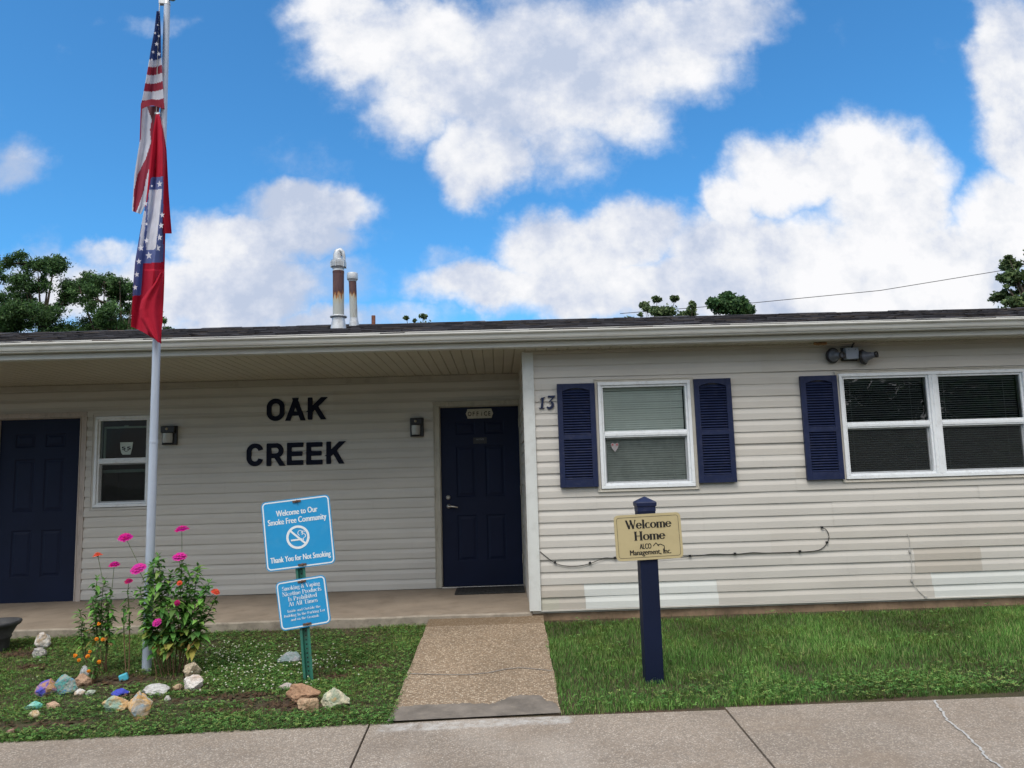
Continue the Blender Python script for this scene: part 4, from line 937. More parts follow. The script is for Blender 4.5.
def blue_sign(corners, W_, H_, fill, label):
    y = GY-.012; c = sum(at(x, yy, y) for x, yy in corners)/4; cx, cz = c[0], c[2]
    mb = MB(); a = at(*corners[0], y); b = at(*corners[1], y); d = at(*corners[3], y)
    rot = (math.atan2(b[2]-a[2], b[0]-a[0])+math.atan2(-(d[0]-a[0])*-1, a[2]-d[2]))/2
    W_ = 1.035*math.hypot(b[0]-a[0], b[2]-a[2]); H_ = 1.035*math.hypot(d[0]-a[0], d[2]-a[2])
    mb.xf = Matrix.Translation((cx, 0, cz)) @ Matrix.Rotation(-rot, 4, 'Y') @ Matrix.Translation((-cx, 0, -cz))
    board(mb, cx, cz, W_, H_, .035, y, y+.003, 0); outline(mb, cx, cz, W_-.014, H_-.014, .030, .009, y-.0008, 1)
    fill(mb, cx, cz, W_, H_, y-.001)
    for sz in (1, -1):
        zz = cz+sz*(H_/2-.022)
        mb.box(cx-.030+.01, cx+.030+.01, y-.007, y-.001, zz-.007, zz+.007, 2); mb.lathe([(.011, 0), (.009, .007), (.003, .008)], (cx+.012, y-.007, zz), 8, 2, Matrix.Rotation(R(90), 4, 'X'))
    return tag(mb.build('sign_plate', [M['sign_blue'], M['sign_white'], M['rust']], origin=(cx, y, cz)), label, 'sign', 'blue signs on the green post')
def fill1(mb, cx, cz, W_, H_, y):
    text_mesh(mb, 'Welcome to Our', cx+.004, cz+H_*.315, .044, y, 1, width=W_*.60, bold=.0, dup=.0015)
    text_mesh(mb, 'Smoke Free Community', cx+.002, cz+H_*.195, .044, y, 1, width=W_*.85, bold=.0, dup=.0015)
    text_mesh(mb, 'Thank You for Not Smoking', cx+.002, cz-H_*.345, .042, y, 1, width=W_*.87, bold=.0, dup=.0015)
    zc = cz-.030; xc = cx-.004; P, Q = arc_band(xc, zc, .076, .076, 0, 360, lambda t: .017, 40)
    P = [(xc+.0845*math.cos(R(9*k)), zc+.0845*math.sin(R(9*k))) for k in range(41)]; Q = [(xc+.0675*math.cos(R(9*k)), zc+.0675*math.sin(R(9*k))) for k in range(41)]
    for i in range(40): mb.quad(*[(a, y-.0002, b) for a, b in (P[i], Q[i], Q[i+1], P[i+1])], 1)
    k = .0707*.99; mb.prism([(xc+a, zc+b) for a, b in stroke_poly(-.052, .052, .052, -.052, .014)], y-.0006, y, 1)
    mb.prism([(xc-.052, zc-.012), (xc+.030, zc-.012), (xc+.030, zc-.024), (xc-.052, zc-.024)], y-.0005, y, 1); mb.prism([(xc+.034, zc-.012), (xc+.042, zc-.012), (xc+.042, zc-.024), (xc+.034, zc-.024)], y-.0005, y, 1)
    for (ax, az, rr_, a0, a1) in ((.020, .028, .018, -60, 250), (.042, .006, .014, -100, 120), (.040, .028, .012, 20, 200)):
        P, Q = arc_band(xc+ax, zc+az, rr_, rr_, a0, a1, lambda t: .0055, 16)
        for i in range(16): mb.quad(*[(a, y-.0004-.0001*a0/300, b) for a, b in (P[i], Q[i], Q[i+1], P[i+1])], 1)
def fill2(mb, cx, cz, W_, H_, y):
    for s_, w_, dz_ in (('Smoking & Vaping', .76, .34), ('Nicotine Products', .78, .225), ('Is Prohibited', .58, .115), ('At All Times', .58, .01)): serif_text(mb, s_, cx, cz+H_*dz_-.012, .0285, W_*w_, y, 1, .82)
    for s_, w_, dz_ in (('Inside and Outside the', .66, -.125), ('Building In the Parking Lot', .82, -.215), ('and on the Grounds', .56, -.305)): serif_text(mb, s_, cx, cz+H_*dz_-.008, .0175, W_*w_, y, 1, .78)
blue_sign([(262.3, 504.5), (328.2, 494.8), (335.2, 561.2), (266.6, 571.8)], .5, .5, fill1, 'square blue smoke free community sign with a no-smoking ring, upper on the green post')
blue_sign([(276.4, 583.3), (324.6, 575.6), (329.2, 622.2), (282.4, 630.3)], .36, .36, fill2, 'smaller blue smoking and vaping prohibited sign, lower on the green post')

# ------------------------------------------------------------------ flagpole and flags
FX, FY = -3.005, -1.15; FZ = gz(FY)
fpo = tag(empty('flagpole', (FX-.03, FY, FZ)), 'tall aluminium flagpole rising from the flower bed in front of the porch', 'flagpole')
bx_, tx_ = at(146.5, 672, FY)[0], at(167, 8, FY)[0]; ZT = at(167, 4, FY)[2]
def fx(z): return bx_+.0+(tx_-bx_)*(z-FZ)/(ZT-FZ)
m1 = MB(); m1.tube([(fx(FZ-.1), FY, FZ-.1), (fx(1.6), FY, 1.6)], [.034, .032], 20); m1.lathe([(.0335, 1.59), (.0345, 1.60), (.0335, 1.612)], (fx(1.6), FY, 0), 20)
m1.build('pole_section', M['alu'], fpo)
m1 = MB(); m1.tube([(fx(1.6), FY, 1.6), (fx(3.6), FY, 3.6), (fx(ZT), FY, ZT)], [.0315, .028, .025], 20); m1.build('pole_section', M['alu'], fpo)
m1 = MB(); m1.tube([(fx(ZT), FY, ZT-.01), (fx(ZT), FY, ZT+.03)], [.027, .02], 16); m1.box(fx(ZT)-.065, fx(ZT)+.02, FY-.018, FY+.018, ZT-.005, ZT+.030); m1.build('truck', M['galv'], fpo, bevel=.003)
m1 = MB(); zb_ = ZT+.085; m1.lathe([(.001, -.05), (.03, -.042), (.048, -.015), (.048, .015), (.03, .042), (.001, .05)], (fx(ZT)+.035, FY, zb_), 20); m1.tube([(fx(ZT), FY, ZT+.02), (fx(ZT)+.02, FY, ZT+.05)], .01, 8); m1.build('ball', M['bronze'], fpo)
m1 = MB(); m1.tube([(fx(ZT)-.055, FY-.02, ZT), (fx(4.6)-.052, FY-.03, 4.6), (fx(4.0)-.040, FY-.03, 4.0), (fx(3.0)-.030, FY-.01, 3.0), (fx(2.5)-.020, FY+.034, 2.5), (fx(1.0)-.016, FY+.036, 1.0), (fx(.4)-.016, FY+.036, .4)], .0035, 6); m1.build('halyard', M['rope'], fpo)
cl = MB(); p = at(157.5, 116, FY-.05); cl.lathe([(.001, -.03), (.014, -.02), (.014, .02), (.001, .03)], (p[0], p[1], p[2]), 8); cl.box(p[0]-.02, p[0]+.02, p[1]-.008, p[1]+.008, p[2]+.015, p[2]+.03); cl.build('flag_snap', M['galv'], fpo)
def inpoly(x, y, P):
    c = False; j = len(P)-1
    for i in range(len(P)):
        if (P[i][1] > y) != (P[j][1] > y) and x < (P[j][0]-P[i][0])*(y-P[i][1])/(P[j][1]-P[i][1])+P[i][0]: c = not c
        j = i
    return c
def interp(T, y, k):
    for a, b in zip(T, T[1:]):
        if a[0] <= y <= b[0]:
            t = (y-a[0])/(b[0]-a[0]); return a[k]+(b[k]-a[k])*t
    return T[-1][k] if y > T[-1][0] else T[0][k]
def cloth_loft(mb, T, depth, matfn, ncol=26, dy=.8, bend=None, slopeL=0):
    """T rows: (row, left x, right x) along the hanging cloth; depth(t, row) in metres towards the camera"""
    y0, y1 = T[0][0], T[-1][0]; nr = int((y1-y0)/dy); vs = []; fs = []; ms = []; pix = []
    for i in range(nr+1):
        y = y0+(y1-y0)*i/nr; a, b = interp(T, y, 1), interp(T, y, 2)
        for j in range(ncol+1):
            t = j/ncol; x = a+(b-a)*t; yy = y+(bend(t, y) if bend else 0); d = FY-depth(t, y); pix.append((x, yy)); vs.append(tuple(at(x, yy, d)))
    for i in range(nr):
        for j in range(ncol):
            k = i*(ncol+1)+j; cx = (pix[k][0]+pix[k+ncol+2][0])/2; cy = (pix[k][1]+pix[k+ncol+2][1])/2
            fs.append((k, k+ncol+1, k+ncol+2, k+1)); ms.append(matfn(cx, cy, (j+.5)/ncol))
    o = len(mb.v); mb.v += vs; mb.f += [tuple(q+o for q in f) for f in fs]; mb.m += ms; mb.sm += [True]*len(fs)
def star(mb, x, y, r, d, mi, sq=1.0, rot=0):
    c = []
    for k in range(10):
        rr_ = r if k % 2 == 0 else r*.42; t = R(90+36*k+rot); c.append(tuple(at(x+rr_*math.cos(t)*sq, y-rr_*math.sin(t), FY-d)))
    ce = tuple(at(x, y, FY-d)); mb.add([ce]+c, [(0, k+1, (k+1) % 10+1) for k in range(10)], mi)
# national flag: canton on top, hem curled under, the fly end hanging behind
us = MB(); dpt = lambda t, y: .055+.030*math.sin(t*6.0+y*.02)+.018*math.sin(t*13+1)
bands = [61, 68, 76, 84.5, 92.5, 101.5]
def us_top(x, y, t):
    yy = y-((t-.5)**2)*-6+2.0*t
    k = sum(1 for b in bands if yy > b)
    return [3, 1, 0, 1, 0, 1, 0][k]
cloth_loft(us, [(11, 156.5, 160), (30, 154.3, 160.8), (50, 150.6, 161.2), (66, 148.2, 161.8), (84, 145, 162.8), (94, 143.2, 163.4), (104, 141.2, 164), (108.5, 140.8, 164.3)], dpt, us_top, bend=lambda t, y: -(max(0, y-40)/68)*5*math.sin(PI*min(1, t*1.1))*.9)
def us_low(x, y, t):
    if inpoly(x, y, [(143, 104), (156, 104), (158, 122), (154, 142), (147, 132), (142.5, 116)]): return 2 if y < 126 and x > 146 + (y-108)*.5 else (1 if x < 147+(y-112)*.34 else 0)
    # slanting stripes of the fly
    u = x-(149-(y-140)*.20)
    if u < -1.5+(-3.5 if y > 186 else 0): return 1 if (x < interp([(130, 140.6), (150, 139), (175, 134.6), (190, 133.6), (214, 132)], y, 1)+1.2 and y > 120) else 1 if y > 186 and u < -9 else 1
    return 1
def us_low2(x, y, t):
    edge = interp([(105, 141), (130, 140), (150, 138.6), (175, 134.6), (190, 133.4), (214, 132)], y, 1)
    if y < 142 and x < edge+1.3: return 0
    r0 = interp([(104, 158), (118, 152), (130, 150), (142, 151), (158, 146), (175, 137.5), (190, 134), (214, 133)], y, 1)
    r1 = interp([(104, 166), (130, 156), (142, 156), (158, 153), (175, 147), (190, 144), (205, 139), (214, 135.5)], y, 1)
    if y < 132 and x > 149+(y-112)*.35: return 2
    if x < r0: return 1
    if x < r1: return 0
    return 1
cloth_loft(us, [(106, 140.9, 160), (118, 140.3, 158), (130, 140, 157), (142, 139.6, 156), (158, 137, 153.5), (175, 134.4, 150), (190, 133.4, 148), (204, 132.4, 145), (211, 132, 141)], lambda t, y: .000+.030*math.sin(t*5+y*.015+1)+.012*math.sin(t*14), us_low2, bend=lambda t, y: 3*t*max(0, (y-190)/20))
hem = MB()
cloth_loft(us, [(103, 141, 164.2), (107, 140.6, 164.5), (109.5, 140.9, 164.6)], lambda t, y: .090+.02*math.sin(t*6), lambda x, y, t: 0, bend=lambda t, y: -4.5*math.sin(PI*min(1, t*1.05))*.85)
for (x, y, r) in ((156.6, 44, 2.5), (158.8, 54, 2.5), (153.2, 52, 1.8), (155, 33, 1.6), (158.8, 36, 1.5), (157.6, 25, 1.2), (151.8, 59.5, 1.4)): star(us, x, y, r, .108, 1, .9)
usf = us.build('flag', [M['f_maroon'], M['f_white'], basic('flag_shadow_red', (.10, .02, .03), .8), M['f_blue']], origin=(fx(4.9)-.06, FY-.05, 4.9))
tag(usf, 'upper flag, furled stars and red and white stripes hanging limp on the flagpole', 'flag', 'flags on the flagpole')
# state flag: red with a white diamond in a starred blue band
sf_ = MB()
blue = [(147.5, 200), (151, 177.5), (163.4, 176.5), (163.2, 215), (163.6, 262), (143, 263.5), (141, 295), (132.6, 296), (134.5, 262), (139, 225)]
white = [(149.2, 190), (162.2, 189), (161, 206), (155.5, 249.5), (146, 250), (147.5, 215)]
white2 = [(143.6, 210), (146.2, 212), (143.4, 246), (138.5, 250)]
def sfm(x, y, t):
    if inpoly(x, y, white): return 1
    if inpoly(x, y, white2): return 1
    if inpoly(x, y, blue): return 2
    return 0
def sdep(t, y):
    k = min(1, max(0, (y-115)/60)); fold = .062*math.sin(t*8.5+.6+y*.008)*k+.022*math.sin(t*19+y*.03)*k
    if y > 270: fold += .045*math.sin(max(0, (t-.3))*4.5-(y-270)*.035)
    return .090+fold
cloth_loft(sf_, [(114, 156, 159.5), (130, 153, 163), (150, 150.6, 165.4), (176, 148.6, 166.4), (200, 146.2, 166.2), (232, 140, 165.4), (262, 135, 164.8), (284, 133.2, 164.2), (300, 132.4, 162), (318, 131.2, 161.6), (327, 131, 161.2)], sdep, sfm, 40, .7, bend=lambda t, y: (17*t**1.3 if y > 300 else 0)*max(0, (y-300)/27)-max(0, 1-abs(y-285)/40)*0)
# the free edge hanging at the back on the right
cloth_loft(sf_, [(118, 158, 161.5), (150, 160, 166.6), (190, 161, 168.6), (215, 162, 170.3), (233.5, 163, 171.8)], lambda t, y: .035+.020*math.sin(t*5+1), lambda x, y, t: 0, 14)
cloth_loft(sf_, [(272, 160.5, 164.6), (282, 155, 164.4), (292, 147, 164), (300, 141.5, 163.7), (309, 139.2, 163.2), (318, 140.2, 162.7), (328, 146, 162), (336, 152, 161), (342.5, 158, 159.6)], lambda t, y: .185+.035*math.sin(t*4.2+.3)+.012*math.sin(t*12), lambda x, y, t: 0, 22, .8)
for (x, y, r) in ((159.6, 184, 3.7), (151.8, 186, 1.6), (162.2, 215, 3), (161, 225.6, 3.5), (159.4, 237.4, 3.8), (157.6, 248, 4.0), (148.8, 255.5, 4.2), (146.6, 240.5, 3.2), (145.4, 203.5, 3.2), (141, 248, 3.6), (138.8, 261.5, 3.3), (136.8, 274.5, 3.0), (135.2, 287.5, 3.0), (146.4, 224, 2)):
    star(sf_, x, y, r, .158, 3, .85, 6)
sff = sf_.build('flag', [M['f_red2'], M['f_star'], M['f_blue2'], M['f_star']], origin=(fx(3.5)-.02, FY-.08, 3.5))
tag(sff, 'lower flag, bright red with a starred blue and white diamond hanging below the striped one', 'flag', 'flags on the flagpole')

# ------------------------------------------------------------------ planter and rocks
pb = (-4.655, -.42); pzb = gz(pb[1]); rimz = .120
pl = tag(empty('planter', (pb[0], pb[1], pzb)), 'large black ribbed flower pot at the left edge of the lawn', 'flower pot')
m1 = MB(); m1.lathe([(.105, -.03), (.118, .02), (.122, .10), (.128, .105), (.135, .12), (.130, .13), (.165, rimz-pzb-.045), (.170, rimz-pzb-.035), (.195, rimz-pzb-.02), (.205, rimz-pzb), (.200, rimz-pzb+.012), (.180, rimz-pzb+.012), (.165, rimz-pzb-.03), (.02, rimz-pzb-.04)], (pb[0], pb[1], pzb), 40)
m1.build('pot', M['terracotta_black'], pl)
m1 = MB(); m1.lathe([(.160, 0), (.1, .006), (.02, .01)], (pb[0], pb[1], rimz-.045), 20); m1.build('potting_soil', M['soil'], pl)
def rock(box, mat, label, seed, depthk=.75, sharp=.35, group='rocks edging the flower bed', lift=0, flatb=.25):
    x0, y0, x1, y1 = box; G = on_ground((x0+x1)/2, y1); s = ppm(G); w = (x1-x0)/s; h = max(.025, (y1-y0)/s*.92); gy = G[1]+w*depthk/2*.6; zb = gz(gy)
    c = Vector((at((x0+x1)/2, y1, gy)[0], gy, zb+lift)); r = random.Random(seed)
    import bmesh
    bm = bmesh.new(); bmesh.ops.create_icosphere(bm, subdivisions=4, radius=1)
    planes = [(Vector((r.uniform(-1, 1), r.uniform(-1, 1), r.uniform(-.6, 1))).normalized(), r.uniform(.55, .85)) for _ in range(15)]
    for v in bm.verts:
        p = v.co.copy()
        for nn, d in planes:
            k = p.dot(nn)
            if k > d: p -= nn*(k-d)*.93
        p *= 1+sharp*.35*mn.noise(p*1.7+Vector((seed, 0, 0)))+.10*mn.noise(p*5+Vector((0, seed, 0)))+.04*mn.noise(p*13)
        v.co = p
    mxs = [max(abs(v.co[i]) for v in bm.verts) for i in range(3)]
    zmin = min(v.co.z for v in bm.verts); zmax = max(v.co.z for v in bm.verts)
    for v in bm.verts:
        zz = (v.co.z-zmin)/(zmax-zmin); v.co = Vector((v.co.x/mxs[0]*w/2, v.co.y/mxs[1]*w*depthk/2, (zz*1.25-.25)*h))
    me = bpy.data.meshes.new('rock'); bm.to_mesh(me); bm.free(); o = bpy.data.objects.new('rock', me); COL.objects.link(o); o.location = c; me.materials.append(mat); ORG[o.name] = c
    tag(o, label, 'rock', group)
W_ = rock_mat('rock_white', [(.34, .33, .31), (.55, .54, .51), (.40, .30, .20), (.62, .62, .60)]); BL = rock_mat('rock_blue', [(.05, .06, .40), (.10, .09, .45), (.45, .24, .10), (.25, .22, .20)], 11)
rock((32, 634.5, 52, 649), rock_mat('rock_bluewhite', [(.30, .34, .40), (.60, .58, .54), (.50, .36, .22), (.55, .58, .62)]), 'white and pale blue rock perched above a grey one beside the pot', 1, lift=.02)
rock((31.5, 647.5, 49.5, 658), rock_mat('rock_grey', [(.26, .25, .25), (.42, .40, .38), (.36, .33, .30)]), 'low pointed grey rock in front of the white one beside the pot', 2, .7)
rock((36, 679.5, 60, 696.5), BL, 'rock painted violet blue on top and sandy orange below, leftmost of the bed edge', 3)
rock((50, 675.5, 78, 695), rock_mat('rock_teal', [(.05, .05, .30), (.10, .28, .40), (.30, .30, .26), (.06, .30, .28), (.22, .20, .22)], 14), 'long jagged rock painted dark blue and teal beside the violet one', 4, .6)
rock((75.5, 674, 92, 686), rock_mat('rock_tan', [(.26, .15, .09), (.42, .28, .19), (.34, .22, .14)]), 'plain tan brown rock at the back of the painted blue rocks', 5)
rock((79, 665, 90, 677.5), rock_mat('rock_pebgrey', [(.2, .2, .2), (.45, .47, .48), (.3, .3, .3)], 25), 'small speckled grey rock under the orange flowers', 6)
rock((73, 689.5, 84.5, 696.5), W_, 'small rounded white rock right of the teal blue rock', 7)
rock((85.5, 690, 96, 695), rock_mat('rock_palegreen', [(.34, .40, .33), (.45, .50, .42)]), 'small flat pale green rock in the grass', 8)
rock((24, 703, 41.5, 710), rock_mat('rock_turq', [(.10, .42, .36), (.20, .55, .46), (.28, .42, .36)]), 'small flat turquoise painted rock in the grass at far left', 9)
rock((44.5, 702.5, 60.5, 709.5), rock_mat('rock_pink', [(.44, .28, .19), (.55, .40, .29)]), 'small flat pinkish tan rock right of the turquoise one', 10)
rock((28, 710.5, 40.5, 718.5), rock_mat('rock_orangewhite', [(.55, .28, .07), (.60, .52, .38), (.6, .35, .12)]), 'small orange and white rock nearest the sidewalk at left', 11)
rock((5, 729, 15.5, 735), rock_mat('rock_redbrown', [(.25, .14, .11), (.32, .2, .16)]), 'tiny reddish stone in the bare soil near the sidewalk', 12)
rock((96.5, 697, 130, 712), rock_mat('rock_orgreen', [(.20, .30, .24), (.30, .42, .34), (.55, .33, .14), (.48, .36, .24)]), 'long low rock painted orange on top with a green side', 13, .5)
rock((126.5, 691, 152.5, 719.5), rock_mat('rock_orangeblue', [(.22, .34, .44), (.40, .40, .38), (.58, .34, .12), (.48, .38, .28), (.30, .38, .44)], 11), 'largest painted rock, upright, orange with blue grey streaks', 14, .6)
rock((111, 689.5, 131, 697.5), rock_mat('rock_ultra', [(.03, .04, .32), (.05, .07, .45), (.10, .12, .20)]), 'flat ultramarine rock behind the big orange painted one', 15)
rock((139.5, 685, 170.5, 695.5), rock_mat('rock_white2', [(.38, .38, .37), (.52, .52, .51), (.30, .28, .26)]), 'long flat grey white rock at the front of the flower bed', 16, .6)
rock((164, 695.5, 171, 701), W_, 'tiny white stone in the grass in front of the long pale rock', 17)
rock((171.5, 684.5, 182, 691), rock_mat('rock_tan2', [(.35, .25, .15), (.48, .36, .24)]), 'small yellowish brown rock between the long pale rock and the white lump', 18)
rock((181.5, 675.5, 203.5, 691), rock_mat('rock_white3', [(.56, .53, .50), (.66, .63, .60), (.50, .38, .30)]), 'chunky white rock at the right end of the flower bed', 19)
rock((182, 661.5, 200.5, 678.5), rock_mat('rock_cream', [(.38, .30, .20), (.54, .45, .33), (.30, .22, .14)]), 'cream tan rock standing behind the chunky white one', 20)
rock((276.5, 652.5, 301.5, 665), rock_mat('rock_greypink', [(.20, .20, .22), (.30, .31, .33), (.18, .26, .26), (.38, .20, .14)]), 'slate grey rock with a reddish left end lying in the clover', 21, .6)
rock((278.5, 683, 295.5, 690), rock_mat('rock_flat', [(.34, .24, .18), (.42, .38, .36), (.22, .24, .32)]), 'thin flat grey and tan stone left of the green post', 22, .5)
RB = rock_mat('rock_brown', [(.24, .13, .075), (.38, .23, .14), (.30, .17, .10)])
rock((285, 684, 324.5, 704), RB, 'largest reddish brown rock by the foot of the green post', 23, .5, .5)
rock((295.5, 698, 318.5, 713), rock_mat('rock_brown2', [(.36, .22, .13), (.48, .34, .22), (.30, .18, .11)]), 'light brown rock tucked in front of the large brown one', 24, .7)
rock((319.5, 687.5, 350.5, 708.5), rock_mat('rock_cream2', [(.50, .44, .28), (.58, .54, .40), (.32, .38, .28), (.48, .30, .12)]), 'cream and pale green angular rock, right end of the post pile', 25, .6, .5)
mb = MB(); G = on_ground(123.7, 681); cx, cy, cz = G[0], G[1], gz(G[1])
mb.xf = Matrix.Translation((cx, cy, cz+.025)) @ Matrix.Rotation(R(15), 4, 'Z') @ Matrix.Rotation(R(-18), 4, 'Y'); mb.box(-.030, .030, -.02, .02, -.024, .026)
tag(mb.build('glass_block', basic('turquoise_block', (.08, .42, .55), .35), origin=(cx, cy, cz), bevel=.008), 'small bright turquoise block in the soil beside the flagpole', 'block')

# ------------------------------------------------------------------ grass and ground cover
rs = np.random.RandomState(11)
def vnoise(x, y, s, seed=0):
    return np.array([mn.noise(Vector((a*s, b*s, seed))) for a, b in zip(x, y)])
# coarse noise grids sampled bilinearly (fast)
def ngrid(seed, s, x0=-10, x1=10, y0=-3, y1=.5, st=.04):
    X = np.arange(x0, x1+st, st); Y = np.arange(y0, y1+st, st)
    A = np.array([[mn.fractal(Vector((a*s, b*s, seed)), 1.0, 2.0, 3) for a in X] for b in Y])
    def f(x, y):
        i = np.clip(((x-x0)/st).astype(int), 0, len(X)-2); j = np.clip(((y-y0)/st).astype(int), 0, len(Y)-2); return A[j, i]
    return f
N1 = ngrid(1.0, 1.1, st=.08); N2 = ngrid(9.0, 3.2, st=.05)
def gp(x, y): p = on_ground(x, y); return p[0], p[1]
bare = [(*gp(215, 700), .42, .07), (*gp(195, 690), .22, .07), (*gp(150, 680), .42, .12), (*gp(115, 684), .25, .08), (*gp(40, 727), .30, .06), (*gp(270, 706), .22, .06), (*gp(365, 668), .25, .05), (*gp(335, 678), .14, .05),
        (*gp(300, 708), .28, .06), (*gp(30, 668), .12, .05), (*gp(18, 655), .20, .08), (*gp(245, 697), .2, .05), (*gp(130, 697), .12, .03), (1.9, -.06, 2.2, .07), (.6, -.03, .8, .09), (*gp(230, 712), .2, .03)]
def bareness(x, y):
    b = np.zeros_like(x)
    for (cx, cy, rx_, ry_) in bare: b = np.maximum(b, np.exp(-(((x-cx)/rx_)**2+((y-cy)/ry_)**2)*1.1))
    return b
def lawn_ok(x, y, m=.0):
    ey = -2.35+.04*x; L = -.950-.012*(-y/2.3)-m; Rr = .080-.012*(-y/2.3)+m
    ok = (y > ey+m*.4-.012-.02*rs.rand(len(x))**2) & ~((x > L) & (x < Rr)) & (y < -.03)
    return ok
def scatter(n, x0, x1): x = rs.uniform(x0, x1, n); y = rs.uniform(-2.80, -.03, n); return x, y
def blades(name, n, x0, x1, hfun, wid, cols, dens, label=None, bendk=.6):
    x, y = scatter(n, x0, x1); keep = lawn_ok(x, y) & (rs.rand(n) < dens(x, y)); x, y = x[keep], y[keep]; n = len(x)
    h = hfun(x, y)*rs.uniform(.55, 1.25, n); a = rs.uniform(0, 2*PI, n); bd = h*rs.uniform(.15, 1.0, n)*bendk; w = wid*rs.uniform(.6, 1.3, n)
    z = -0.10+0.043*y; dx, dy_ = np.cos(a), np.sin(a); sx, sy = -dy_, dx
    V = np.zeros((n, 6, 3))
    for k, (t, ww) in enumerate(((0, 1), (.5, .85), (1, .12))):
        px_ = x+dx*bd*t*t; py_ = y+dy_*bd*t*t; pz_ = z+h*t*(1-.18*t)-.004
        V[:, 2*k] = np.stack([px_-sx*w*ww/2, py_-sy*w*ww/2, pz_], 1); V[:, 2*k+1] = np.stack([px_+sx*w*ww/2, py_+sy*w*ww/2, pz_], 1)
    base = np.arange(n)[:, None]*6; Q = np.concatenate([base+np.array([0, 1, 3, 2]), base+np.array([2, 3, 5, 4])], 0)
    cols = np.array(cols); ci = rs.choice(len(cols), n, p=[.34, .30, .22, .14]); c = cols[ci]*rs.uniform(.75, 1.25, (n, 1))
    nn = N1(x, y)[:, None]; c = c*(1+.75*nn)+np.array([.045, .030, .004])*np.clip(N2(x, y)[:, None]*1.3, 0, 1)+np.array([.03, .022, .004])*np.clip((y[:, None]+1.6)/1.6, 0, 1)*(rs.rand(n, 1) < .5)
    c = np.repeat(np.clip(c, .005, 1), 6, 0)
    return V.reshape(-1, 3), Q, c
GC = [(.085, .205, .040), (.140, .290, .068), (.045, .110, .024), (.24, .28, .11)]
GC2 = [(.10, .20, .040), (.16, .28, .060), (.060, .13, .028), (.29, .28, .12)]
def dR(x, y): return np.clip(.95+.5*N2(x, y)-bareness(x, y)*1.25, 0, 1)
def dL(x, y): return np.clip(.85+.7*N1(x, y)+.4*N2(x, y)-bareness(x, y)*1.3, 0.0, 1)
def hR(x, y): return (.044+.026*N1(x, y)+.012*(y > -1.6))*np.clip((-y)/.16, .35, 1)
def hL(x, y): return .026+.014*N1(x, y)+.012*np.exp(-((y+.08)/.12)**2)
parts_ = [blades('g', 170000, .0, 6.2, hR, .0038, GC, dR), blades('g', 125000, -5.4, -.9, hL, .0036, GC2, dL), blades('g', 14000, 6.2, 9, hR, .006, GC, dR), blades('g', 12000, -9, -5.4, hL, .006, GC2, dL)]
# taller stalks against the wall and along edges
def dEdge(x, y): return np.clip(np.exp(-((y+.12)/.09)**2)*.9+.12*np.exp(-((y-(-2.33+.04*x))/.08)**2), 0, 1)
def dE2(x, y): return np.exp(-((y-(-2.345+.04*x))/.03)**2)+.8*np.exp(-((x+.975)/.02)**2)+.8*np.exp(-((x-.10)/.02)**2)
parts_.append(blades('g', 260000, -5.4, 6.2, lambda x, y: .026+0*x, .0036, GC, dE2, bendk=1.1))
parts_.append(blades('g', 3500, .0, 6.2, lambda x, y: .085+.0*x, .003, [(.15, .17, .06), (.10, .14, .04), (.07, .12, .03), (.26, .22, .11)], dEdge, bendk=.4))
off = 0; VV, QQ, CC = [], [], []
for V, Q, c in parts_: VV.append(V); QQ.append(Q+off); CC.append(c); off += len(V)
o = np_mesh('grass', np.concatenate(VV), np.concatenate(QQ), M['grass'], np.concatenate(CC)); tag(o, 'uneven green lawn in front of the building', 'grass', kind='stuff')
# clover and broad-leaved weeds: three-lobed leaves
def cloverV(n, x0, x1, dens, size, hh, cols):
    x, y = scatter(n, x0, x1); keep = lawn_ok(x, y, -.01) & (rs.rand(n) < dens(x, y)); x, y = x[keep], y[keep]; n = len(x)
    z = -0.10+0.043*y+hh*rs.uniform(.3, 1.2, n); a0 = rs.uniform(0, 2*PI, n); sz = size*rs.uniform(.6, 1.3, n); tx, ty = rs.uniform(-.5, .5, n), rs.uniform(-.5, .3, n)
    V = np.zeros((n, 3, 4, 3))
    for k in range(3):
        a = a0+k*2*PI/3
        for j, (r_, da) in enumerate(((0.0, 0), (.75, -.55), (1.0, 0), (.75, .55))):
            dx = np.cos(a+da)*r_*sz; dy_ = np.sin(a+da)*r_*sz; V[:, k, j] = np.stack([x+dx, y+dy_, z+dx*tx+dy_*ty+.1*r_*sz], 1)
    Q = np.arange(n*12).reshape(-1, 4); cols = np.array(cols); c = cols[rs.randint(len(cols), size=n)]*rs.uniform(.75, 1.25, (n, 1)); return V.reshape(-1, 3), Q, np.repeat(c, 12, 0)
cpx = gp(245, 672); cp2 = gp(330, 665)
def cd(x, y):
    e = np.exp(-((y-(-2.28+.04*x))/.16)**2)
    p = np.exp(-(((x-cpx[0])/.75)**2+((y-cpx[1])/.55)**2))
    return np.clip(.40+.55*e+.9*p-bareness(x, y)*1.4+.6*N2(x, y), 0, 1)
def cdr(x, y):
    e = np.exp(-((y-(-2.22+.04*x))/.24)**2)*(.35+.65*np.clip(x-.6, 0, 1)); return np.clip(1.0*e+.5*N2(x, y)-.02, 0, 1)
CL = [(.070, .185, .042), (.11, .26, .060), (.18, .34, .09), (.05, .13, .032), (.22, .29, .085)]
A = [cloverV(75000, -5.4, -.9, cd, .0125, .026, CL), cloverV(60000, 0, 6.2, cdr, .0135, .046, CL)]
off = 0; VV, QQ, CC = [], [], []
for V, Q, c in A: VV.append(V); QQ.append(Q+off); CC.append(c); off += len(V)
